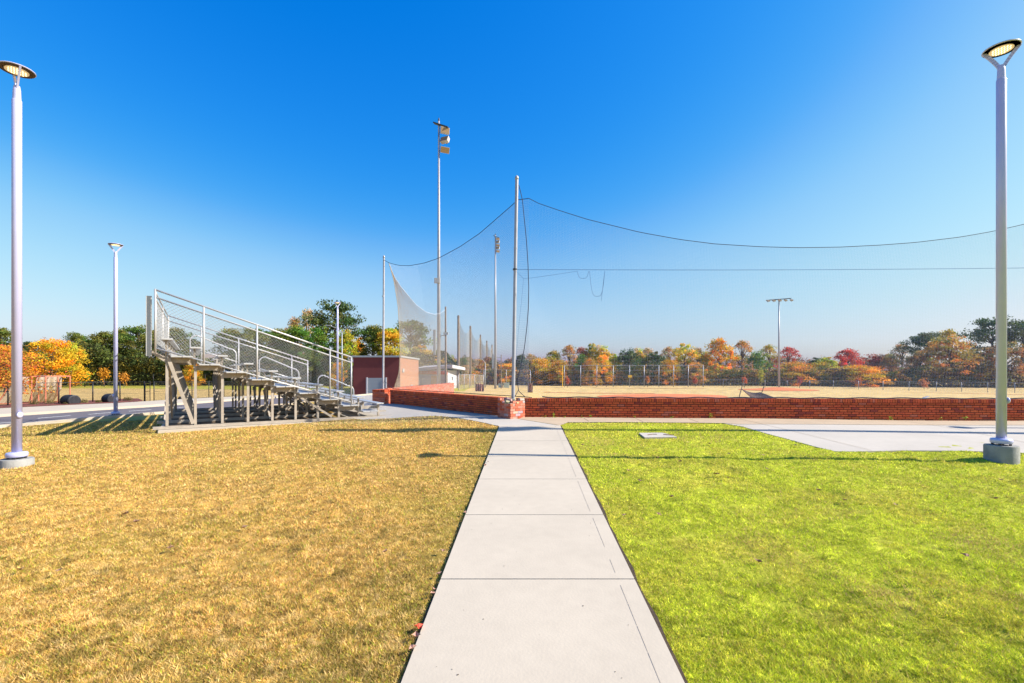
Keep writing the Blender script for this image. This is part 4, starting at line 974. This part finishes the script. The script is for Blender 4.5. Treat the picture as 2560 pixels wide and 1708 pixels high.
for nm, a in (('side_guard', -.02), ('side_guard', LB + .02)):
    mb = MB()
    mb.tube([P(4.95, a, gt_(4.95)), P(0, a, gt_(0))], .024, 10); mb.tube([P(4.95, a, gt_(4.95) - .19), P(0, a, gt_(0) - .17)], .022, 8); mb.tube([P(4.95, a, gb_(4.95)), P(0, a, gb_(0))], .022, 8)
    for s in (4.94, 3.89, 2.62, .64, 0.0): mb.tube([P(s, a, gb_(s) - .12), P(s, a, gt_(s) + (.02 if s in (4.94, 0) else -.01))], .026, 8)
    o = mb.build(nm, M_alu, BL, True)
    mw = MB(); base = P(0, a, 0)
    if a < 1: link_mesh(mw, base, cd, 4.93, lambda u: gb_(u), lambda u: gt_(u) - .18, .064, .0038)
    else: link_mesh(mw, base, cd, 4.93, lambda u: gb_(u), lambda u: gt_(u) - .18, .058, .0022)
    mw.build('chain_link', M_wire, o)
mb = MB()
for z in (3.83, 3.66, 2.36): mb.tube([P(4.95, 0, z), P(4.95, LB, z)], .022, 8)
for a in (3.5,): mb.tube([P(4.95, a, 2.2), P(4.95, a, 3.83)], .02, 8)
o = mb.build('back_guard', M_alu, BL, True)
mw = MB(); link_mesh(mw, P(4.95, 0, 0), rd, LB, lambda u: 2.36, lambda u: 3.66, .058, .0016); mw.build('chain_link', M_wire, o)
for a in frames[:1]: MB().box(P(5.08, a, 2.93), (.12, .06, 1.55), cd, rd).build('back_post', M_alu, BL)
foot = lambda s: 2.15 - .336 * (4.35 - s)
for i, (sa, sb) in enumerate(((4.23, 2.92), (2.22, .94), (.28, -1.02))):
    a = 3.5; mb = MB(); pts = []
    h1 = .85; r_ = .2
    pts = [P(sa, a, foot(sa)), P(sa, a, foot(sa) + h1 - r_)]
    for t in np.linspace(0, 1, 6): ang = t * math.pi / 2; pts.append(P(sa - r_ * (1 - math.cos(ang)), a, foot(sa) + h1 - r_ + r_ * math.sin(ang) - .03 * t))
    for t in np.linspace(0, 1, 6): ang = t * math.pi / 2; pts.append(P(sb + r_ * (1 - math.sin(ang)), a, foot(sb) + h1 - r_ + r_ * math.cos(ang) - (0 if t else 0)))
    pts.append(P(sb, a, max(foot(sb), .3)))
    mb.tube(pts, .022, 8); mb.tube([P(sa, a, foot(sa) + .42), P(sb, a, foot(sb) + .42)], .02, 8); mb.build('handrail', M_alu, BL, True)
for k in range(3, 9): MB().box(P(ss[k] - .02, 3.5, zs[k] - .45 + .11), (.9, .26, .20), rd, cd).build('aisle_step', M_alu, BL, bevel=.006)

# ------------------------------------------------------------------ trees
def crown_pts(kind, seed):
    r = np.random.default_rng(seed); blobs = []
    if kind == 'round':
        ph = r.random() * 6
        for i in range(125):
            t = r.random() * 2 * np.pi; h = r.random() ** .75; rad = 3.7 * math.sin(math.pi * min(.97, .2 + h * .78)) ** .7 * r.random() ** .45 * (1 + .28 * math.sin(2 * t + ph + 5 * h) + .16 * math.sin(5 * t + 9 * h))
            blobs.append((rad * math.cos(t), rad * math.sin(t), 1.3 + 8.0 * h + .5 * math.sin(3 * t + ph), .32 + .85 * r.random() ** 2, .5))
    elif kind == 'bush':
        for i in range(110):
            t = r.random() * 2 * np.pi; h = r.random(); rad = 4.6 * math.sqrt(max(0, 1 - (h * .98) ** 2.2)) * r.random() ** .4 * (1 + .2 * math.sin(3 * t + 6 * h) + .12 * math.sin(7 * t + 11 * h))
            blobs.append((rad * math.cos(t), rad * math.sin(t), .5 + 8.6 * h, .6 + .7 * r.random(), .45))
    elif kind == 'pine':
        for i in range(60):
            h = r.random() ** .8; t = r.random() * 2 * np.pi; rad = (3.1 * (1 - .55 * h) * (.35 + .65 * r.random())) if h < .93 else .5 * r.random()
            blobs.append((rad * math.cos(t), rad * math.sin(t), 3.4 + 6.1 * h, .5 + .6 * r.random(), .42))
    elif kind == 'tallpine':
        for i in range(38):
            h = r.random() ** .7; t = r.random() * 2 * np.pi; rad = 3.4 * math.sin(math.pi * (.18 + .72 * h)) * (.3 + .7 * r.random())
            blobs.append((rad * math.cos(t), rad * math.sin(t), 4.4 + 5.2 * h, .55 + .65 * r.random(), .38))
    else:  # thin
        for i in range(85):
            t = r.random() * 2 * np.pi; h = r.random() ** .8; rad = 3.2 * math.sin(math.pi * min(.95, .15 + h * .8)) * r.random() ** .4
            blobs.append((rad * math.cos(t), rad * math.sin(t), 2.2 + 7.3 * h, .35 + .5 * r.random(), .7))
    B = np.array(blobs); B[:, 2] *= .97
    per = {'round': 66, 'bush': 85, 'pine': 120, 'tallpine': 150, 'thin': 34}[kind]
    idx = np.repeat(np.arange(len(B)), per); n = len(idx); U = r.normal(size=(n, 3)); U /= np.linalg.norm(U, axis=1)[:, None]
    rr = r.random(n) ** .38; sq = np.where(B[idx, 4] < .45, .55, .8)
    Pp = B[idx, :3] + U * (B[idx, 3] * rr)[:, None] * np.stack([np.ones(n) * 1.15, np.ones(n) * 1.15, sq], 1) * (1 + .35 * r.normal(size=(n, 1)) * .5)
    bt = r.random((len(B), 1)) * .55 + .72; hue = (r.random(len(B)) - .5)
    col = np.ones((n, 3)) * bt[idx]; col[:, 0] *= 1 + .8 * hue[idx]; col[:, 1] *= 1 + .12 * hue[idx] * -1; col[:, 2] *= 1 - .2 * hue[idx]
    col *= (.75 + .5 * r.random((n, 1)))
    lime = r.random(n) < .06; col[lime] *= np.array([1.5, 1.25, .8])
    return B, Pp, np.clip(col, .2, 2.2)
def make_tree(kind, seed):
    r = random.Random(seed); B, Pp, col = crown_pts(kind, seed)
    root = bpy.data.objects.new('tree_proto', None)
    sz = {'round': .15, 'bush': .15, 'pine': .13, 'tallpine': .13, 'thin': .13}[kind]
    Vv, Ff, Cc = leafcloud(Pp, np.full(len(Pp), sz), col)
    crown = np_mesh('crown', Vv, Ff, 4, M_leaf, Cc)
    mb = MB(); hh = 8.2 if 'pine' in kind else 6.0
    tp = [(0, 0, -.2)] + [((r.random() - .5) * .3 * t, (r.random() - .5) * .3 * t, hh * t) for t in (.2, .4, .6, .8, 1)]
    mb.tube(tp, [.3, .25, .2, .16, .11, .05], 7)
    ids = list(range(len(B))); r.shuffle(ids)
    for i in ids[:16 if kind != 'thin' else 34]:
        b = B[i]; z0_ = max(1.0, min(hh * .95, b[2] - (1.2 if 'pine' in kind else 2.4) * (.4 + math.hypot(b[0], b[1]) / 3.4)))
        mid = (b[0] * .5, b[1] * .5, (z0_ + b[2]) / 2 + .1); mb.tube([(0, 0, z0_), mid, (b[0], b[1], b[2])], [.09, .055, .02], 5, cap=False)
    trunk = mb.build('trunk', M_bark)
    return crown, trunk
VAR = {k: [make_tree(k, sd_) for sd_ in seeds] for k, seeds in (('round', (1, 2, 3)), ('bush', (4, 5)), ('pine', (6, 7, 8)), ('tallpine', (9, 10)), ('thin', (11, 12)))}
PW = {'round': 7.6, 'bush': 9.6, 'pine': 6.2, 'tallpine': 6.6, 'thin': 6.4}
PAL = {'gold': (.62, .33, .018), 'orange': (.54, .29, .03), 'rust': (.46, .25, .045), 'red': (.48, .07, .04), 'dkred': (.32, .10, .06), 'olive': (.38, .31, .04), 'ygreen': (.38, .36, .03), 'green': (.12, .19, .025), 'pine': (.125, .15, .028),
       'dkgreen': (.075, .105, .03), 'tan': (.42, .30, .13), 'brown': (.34, .22, .08), 'goldol': (.54, .40, .035)}
TREES = [
 # px, top, width px, depth, kind, colour, label
 (2, 820, 70, 72, 'pine', 'pine', 'green pine with a reddish top behind the nearest left lamp'),
 (14, 862, 95, 46, 'bush', 'orange', 'orange brown tree at the left edge of the photo'),
 (70, 853, 30, 78, 'pine', 'dkgreen', 'small dark pine top just left of the golden tree'),
 (130, 846, 118, 58, 'bush', 'gold', 'broad golden tree behind the orange goals'),
 (178, 852, 55, 62, 'round', 'goldol', 'olive gold tree at the right shoulder of the broad golden tree'),
 (189, 829, 40, 84, 'tallpine', 'pine', 'rounded pine top rising right of the broad golden tree'),
 (228, 848, 62, 70, 'pine', 'pine', 'dark pine right of the golden tree, first in the dark row'),
 (262, 829, 58, 70, 'pine', 'pine', 'pine directly left of the roadside lamp pole'),
 (302, 824, 60, 72, 'pine', 'pine', 'pine directly right of the roadside lamp pole'),
 (346, 814, 60, 70, 'tallpine', 'pine', 'tall pine left of the upper end of the bleachers'),
 (378, 826, 50, 74, 'pine', 'pine', 'pine behind the back guard of the bleachers'),
 (440, 820, 66, 70, 'pine', 'pine', 'dark pine seen through the upper bleacher guard'),
 (480, 846, 46, 76, 'pine', 'dkgreen', 'lower pine seen through the bleacher guard, right of the dark one'),
 (480, 905, 42, 62, 'bush', 'orange', 'small orange tree seen beneath the top bleacher row'),
 (530, 893, 58, 78, 'bush', 'green', 'low green tree in the gap behind the bleacher handrail'),
 (580, 822, 76, 70, 'pine', 'pine', 'large pine behind the middle of the bleacher guard'),
 (636, 818, 66, 70, 'tallpine', 'pine', 'large pine right of the middle bleacher guard post'),
 (695, 822, 60, 72, 'pine', 'pine', 'pine rising above the bleacher top rail, lower half'),
 (742, 814, 66, 70, 'pine', 'green', 'bright green pine in front of the bare brown tree'),
 (736, 792, 50, 84, 'thin', 'brown', 'thin reddish tree left of the tallest pine'),
 (768, 770, 62, 86, 'thin', 'tan', 'nearly bare pinkish tree touching the tallest pine'),
 (838, 752, 108, 80, 'tallpine', 'dkgreen', 'tallest pine, directly behind the small street lamp'),
 (800, 818, 76, 68, 'round', 'green', 'green tree at the foot of the tallest pine, left side'),
 (862, 826, 80, 68, 'round', 'ygreen', 'yellow green tree at the foot of the tallest pine, right side'),
 (845, 905, 40, 60, 'bush', 'orange', 'small orange tree behind the low bleacher guard'),
 (898, 842, 36, 80, 'round', 'gold', 'yellow tree top in the gap left of the brick building pines'),
 (932, 814, 74, 72, 'pine', 'pine', 'dark pine above the brick building, left of the far steel pole'),
 (975, 820, 70, 70, 'pine', 'goldol', 'mixed gold and green tree above the brick building corner'),
 (1026, 798, 84, 78, 'tallpine', 'pine', 'tall rounded pine behind the tan net'),
 (1050, 862, 80, 76, 'round', 'goldol', 'olive gold tree behind the tan net above the white roof'),
 (1122, 886, 38, 96, 'round', 'olive', 'small olive tree right of the first light pole'),
 (1160, 896, 52, 112, 'round', 'green', 'small green tree behind the tallest wooden post'),
 (1196, 899, 58, 104, 'round', 'rust', 'rust red tree between the wooden net posts'),
 (1168, 912, 50, 96, 'bush', 'orange', 'orange tree above the side fence'),
 (1230, 905, 44, 118, 'round', 'brown', 'brown tree behind the second light pole'),
 (1268, 908, 56, 92, 'bush', 'gold', 'golden tree just left of the leaning steel net pole'),
 (1303, 888, 46, 94, 'round', 'dkgreen', 'dark green tree just right of the leaning steel net pole'),
 (1324, 884, 40, 104, 'thin', 'tan', 'thin tan tree top right of the leaning steel net pole'),
 (1350, 893, 62, 92, 'bush', 'gold', 'golden tree left of the foul post, first of the row'),
 (1384, 879, 54, 98, 'round', 'olive', 'olive tree above the foul post'),
 (1398, 899, 52, 90, 'bush', 'orange', 'orange tree directly behind the foul post'),
 (1424, 862, 50, 98, 'thin', 'rust', 'rust brown tree above the left end of the tall outfield fence'),
 (1453, 867, 42, 100, 'thin', 'dkred', 'thin dark red tree beside the rust brown one'),
 (1480, 857, 46, 100, 'round', 'olive', 'tall olive tree, highest above the left part of the tall outfield fence'),
 (1504, 864, 52, 98, 'round', 'goldol', 'olive gold tree right of the highest olive one'),
 (1456, 887, 36, 90, 'round', 'green', 'small green tree behind the tall outfield fence, left part'),
 (1474, 893, 38, 88, 'bush', 'rust', 'small rust tree beside the small green one behind the tall fence'),
 (1508, 886, 46, 90, 'bush', 'gold', 'bright golden tree behind the left half of the tall outfield fence'),
 (1535, 883, 38, 94, 'round', 'ygreen', 'yellow green tree left of the dark round trees'),
 (1574, 873, 64, 92, 'round', 'dkgreen', 'dark green round tree, left one of two behind the tall fence'),
 (1597, 871, 40, 102, 'round', 'goldol', 'yellow tree top between the two dark round trees'),
 (1618, 869, 44, 102, 'thin', 'tan', 'tan tree top between the two dark round trees, right one'),
 (1636, 878, 60, 92, 'round', 'dkgreen', 'dark green round tree, right one of two behind the tall fence'),
 (1672, 866, 46, 100, 'thin', 'tan', 'thin tan tree right of the dark round trees'),
 (1672, 897, 50, 89, 'bush', 'orange', 'orange tree behind the tall outfield fence, right half'),
 (1711, 857, 62, 96, 'round', 'goldol', 'tall olive gold tree behind the right end of the tall fence'),
 (1744, 868, 42, 100, 'thin', 'brown', 'thin brown tree right of the tall olive gold one'),
 (1738, 905, 50, 89, 'bush', 'rust', 'low rust tree at the right end of the tall fence'),
 (1766, 880, 46, 98, 'round', 'olive', 'dull olive tree left of the tall yellow tree'),
 (1799, 848, 62, 95, 'round', 'gold', 'tall yellow tree right of the tall outfield fence'),
 (1855, 850, 52, 97, 'thin', 'rust', 'tall thin rust red tree between yellow tree and floodlight crossbar pole'),
 (1895, 878, 46, 93, 'round', 'green', 'green tree left of the floodlight crossbar pole'),
 (1923, 861, 50, 101, 'thin', 'olive', 'thin olive tree just left of the floodlight crossbar pole'),
 (1970, 867, 60, 98, 'thin', 'red', 'dull red tree just right of the floodlight crossbar pole'),
 (1992, 903, 84, 86, 'bush', 'orange', 'wide golden orange tree right of the floodlight crossbar pole'),
 (2040, 893, 40, 104, 'round', 'dkgreen', 'dark green tree top between two golden trees'),
 (2066, 892, 58, 93, 'round', 'ygreen', 'yellow olive tree left of the red tree'),
 (2118, 875, 66, 96, 'round', 'red', 'bright red tree above the brightest golden tree'),
 (2150, 911, 104, 82, 'bush', 'gold', 'brightest golden tree, wide and low, right of centre'),
 (2190, 886, 70, 98, 'round', 'dkred', 'dull dark red tree right of the bright red tree'),
 (2228, 886, 56, 92, 'round', 'brown', 'brown tree left of the big pine group'),
 (2255, 858, 58, 96, 'thin', 'brown', 'half bare brown tree left of the dark pine'),
 (2318, 829, 78, 92, 'tallpine', 'dkgreen', 'dark pine left of the big copper tree'),
 (2372, 822, 64, 98, 'thin', 'olive', 'thin olive tree top behind the big copper tree'),
 (2374, 842, 104, 82, 'round', 'rust', 'big copper tree with visible limbs left of the right lamp'),
 (2300, 875, 64, 86, 'round', 'brown', 'brown green tree beneath the dark pine'),
 (2440, 870, 70, 84, 'round', 'olive', 'olive tree between the copper tree and the right lamp'),
 (2480, 793, 88, 84, 'tallpine', 'dkgreen', 'tall pine just left of the right lamp pole'),
 (2556, 796, 84, 82, 'tallpine', 'dkgreen', 'tall pine at the right edge of the photo'),
 (2515, 850, 84, 78, 'round', 'brown', 'brown tree behind the right lamp pole'),
 (2640, 810, 100, 80, 'pine', 'pine', 'pine out of frame beyond the right edge'),
 (-70, 830, 100, 66, 'pine', 'pine', 'pine out of frame beyond the left edge'),
]
TG = 'autumn trees around the sports fields'
for i, (px, ty, wpx, Y, kind, colr, lb) in enumerate(TREES):
    Y = Y + (9 if px > 1250 else 0); cr, tk = VAR[kind][(i * 7 + px) % len(VAR[kind])]; x = (px - 1280) / F * Y; z0 = g(x, Y) - .1
    nm = {'pine': 'pine_tree', 'tallpine': 'pine_tree'}.get(kind, 'tree')
    root = thing(nm, lb, 'pine tree' if nm == 'pine_tree' else 'tree', (x, Y, z0), TG)
    h_ = (zt(ty, Y) - z0) / 9.6; ws = wpx / F * Y / PW[kind] * (1.3 if px > 1250 and kind in ('round', 'bush', 'thin') else (1.55 if kind in ('pine', 'tallpine') and px < 1000 and px != 838 else 1.22))
    root.scale = (ws, ws, h_); root.rotation_euler = (0, 0, rnd.random() * 6.28)
    for src, nmm in ((cr, 'crown'), (tk, 'trunk')):
        c = src.copy(); C.objects.link(c); c.parent = root; c.name = nmm
        if src is cr:
            b = PAL[colr]; k = (.9 + .25 * rnd.random()) * (1.22 if px > 1250 else 1.05); c.color = (b[0] * k, b[1] * k, b[2] * k, 1)
for prs in VAR.values():
    for cr, tk in prs: bpy.data.objects.remove(cr); bpy.data.objects.remove(tk)
# saplings by the outfield fence
for i, (px, py, wp_, hp, Y, col, lb) in enumerate(((1419, 952, 8, 14, 86, (.5, .10, .03), 'small red sapling at the left end of the tall outfield fence'), (1516, 948, 8, 12, 88, (.5, .26, .03), 'small orange sapling behind the middle of the tall fence'), (1619, 950, 9, 14, 88, (.5, .2, .05), 'small orange sapling behind the right half of the tall fence'), (1738, 951, 9, 14, 87, (.5, .12, .04), 'small red sapling at the right end of the tall fence'), (1861, 950, 10, 14, 84, (.5, .12, .04), 'small red sapling above the collapsed batting screen'), (1999, 951, 10, 14, 82, (.5, .1, .04), 'small red sapling right of the floodlight crossbar pole'), (2146, 952, 11, 15, 80, (.5, .16, .03), 'small copper sapling in front of the brightest golden tree'), (2310, 957, 18, 20, 78, (.55, .2, .04), 'copper sapling behind the low fence beneath the dark pine'), (1903, 940, 12, 34, 90, (.4, .38, .03), 'slim yellow green sapling left of the floodlight crossbar pole'), (260, 935, 22, 26, 60, (.55, .25, .02), 'small yellow sapling left of the roadside lamp by the field'), (212, 945, 24, 26, 60, (.2, .28, .03), 'small green sapling right of the orange goals'), (310, 945, 20, 22, 60, (.5, .22, .03), 'small orange sapling right of the roadside lamp'))):
    n = 420; root = thing('sapling', lb, 'sapling', (up(px, py, Y).x, Y, g(up(px, py, Y).x, Y)), 'small saplings along the fences')
    c = up(px, py, Y); U = rng.normal(size=(n, 3)) * .42; Pp = np.array([0, 0, c.z - root.location.z]) + U * np.array([wp_ / F * Y * .6, .5, hp / F * Y * .6])
    Vv, Ff, Cc = leafcloud(Pp, np.full(n, .11), np.array([col]) * (.5 + rng.random((n, 1)))); o = np_mesh('crown', Vv, Ff, 4, M_leaf, Cc, parent=root)
    MB().tube([(0, 0, -.1), (0, 0, c.z - root.location.z)], [.05, .02], 5).build('trunk', M_bark, root, world=False)
def undergrowth(name, pts, n, hlo, hhi, cols, label, depth=6):
    seg = rng.integers(0, len(pts) - 1, n); t = rng.random(n); Pt = np.array(pts); xy = Pt[seg, :2] * (1 - t[:, None]) + Pt[seg + 1, :2] * t[:, None]
    xy[:, 1] += rng.random(n) * depth; hh = (hlo + (hhi - hlo) * fbm(xy[:, 0] * .35, xy[:, 1] * .1 + 5, 3)) * rng.random(n) ** .7
    z = gz(xy[:, 0], xy[:, 1]) + hh; ci = (fbm(xy[:, 0] * .5, hh * .9 + 3, 3) * len(cols) * 1.6 - len(cols) * .3).astype(int).clip(0, len(cols) - 1)
    c = np.array(cols)[ci] * (.5 + 1.0 * rng.random((n, 1))); Vv, Ff, Cc = leafcloud(np.column_stack([xy, z]), np.full(n, .16), c)
    tag(np_mesh(name, Vv, Ff, 4, M_leaf, Cc), label, 'undergrowth', kind='stuff')
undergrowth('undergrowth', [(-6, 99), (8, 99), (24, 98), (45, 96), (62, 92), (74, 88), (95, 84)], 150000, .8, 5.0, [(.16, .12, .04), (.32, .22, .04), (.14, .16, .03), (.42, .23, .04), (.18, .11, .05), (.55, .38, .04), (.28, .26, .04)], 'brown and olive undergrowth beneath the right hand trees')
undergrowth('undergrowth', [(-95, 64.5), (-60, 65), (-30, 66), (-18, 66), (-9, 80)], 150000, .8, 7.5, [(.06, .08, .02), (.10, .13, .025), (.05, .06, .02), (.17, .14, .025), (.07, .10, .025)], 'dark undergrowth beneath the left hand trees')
undergrowth('undergrowth', [(-14, 110), (0, 118), (40, 120), (90, 112)], 80000, 3.0, 8.5, [(.22, .18, .05), (.12, .14, .04), (.34, .21, .05), (.26, .12, .06)], 'distant olive woodland behind the far tree row')
# leafy branch entering at the left edge
n = 3200; bx = at(-20, 1022)
root = thing('roadside_tree', 'sparse red and orange branches hanging in by the left lamp', 'tree', (bx.x, bx.y, bx.z))
t = rng.random(n); Pp = np.stack([-1.2 + 3.4 * rng.random(n), rng.normal(size=n) * .6, 1.2 + 1.9 * rng.random(n) ** .8], 1); Pp[:, 2] -= np.clip(Pp[:, 0] - .6, 0, 9) * .35
Pp = np.round(Pp * 2.2) / 2.2 + rng.normal(size=(n, 3)) * .13
cc = np.where(rng.random((n, 1)) < .35, [[.45, .08, .03]], [[.50, .22, .03]]) * (.5 + rng.random((n, 1))); Vv, Ff, Cc = leafcloud(Pp, np.full(n, .055), cc); np_mesh('crown', Vv, Ff, 4, M_leaf, Cc, parent=root)
mb = MB(); mb.tube([(-1.0, 0, -.1), (-.9, 0, 1.2), (-.5, 0, 2.2)], [.06, .045, .02], 6)
for k in range(9): mb.tube([(-.9, 0, .9 + k * .13), (.3 + .1 * k, .3 * math.sin(k), 1.4 + .15 * k), (1.6 - .05 * k, .5 * math.sin(k * 2), 1.2 + .15 * k)], [.03, .015, .006], 4, cap=False)
mb.build('trunk', M_bark, root, world=False)

# ------------------------------------------------------------------ grass, leaves
gr = near_grass(); tag(gr, 'short mown turf, golden left of the path and yellow green right of it', 'grass', kind='stuff')
def leaf(px, py, s, m, lb, grp):
    p = at(px, py); t = rnd.random() * 6.28; mb = MB(); n = 7; vs_ = [(0, 0, .012 * rnd.random())]
    for k in range(n):
        a = 2 * math.pi * k / n; rr = s * (1.0 if k % 2 else .55) * (.8 + .4 * rnd.random()); vs_.append((rr * math.cos(a + t), rr * math.sin(a + t), .02 * rnd.random() + .01))
    mb.add(vs_ , [(0, k + 1, (k + 1) % n + 1) for k in range(n)]); o = mb.build('fallen_leaf', m); o.location = (p.x, p.y, p.z + .035); tag(o, lb, 'leaf', grp)
for px, py in ((1457, 1118), (1483, 1121), (1644, 1151), (1774, 1115), (1773, 1122), (1795, 1193), (1823, 1142), (1820, 1204), (1917, 1180), (1909, 1144), (1988, 1120), (1571, 1184), (1678, 1252), (1560, 1300), (1648, 1298), (1896, 1418), (2045, 1234), (2240, 1273), (2488, 1256), (2501, 1208), (1700, 1160), (1720, 1112), (1600, 1210), (2417, 1405), (2112, 1260), (1787, 1192)):
    leaf(px, py, .03 + .015 * rnd.random(), M_dleaf, 'small dry brown leaf lying on the green lawn', 'dry leaves on the green lawn')
for px, py in ((340, 1315), (555, 1117), (423, 1384), (147, 1442), (962, 1393), (315, 1295), (610, 1330), (50, 1440)):
    leaf(px, py, .03 + .012 * rnd.random(), M_dleaf, 'small dry brown leaf lying on the golden lawn', 'dry leaves on the golden lawn')
for px, py in ((1097, 1450), (1085, 1490), (1083, 1500), (1107, 1390), (1031, 1640), (1040, 1610), (1212, 1172), (1214, 1170), (1220, 1163), (1164, 1292)):
    leaf(px, py, .018 + .012 * rnd.random(), mat('pink_leaf', (.36, .20, .15), .8), 'dry pinkish leaf caught at the left edge of the path', 'dry leaves along the path edge')
leaf(1049, 1588, .04, M_rleaf, 'bright red leaf at the left edge of the path', None)
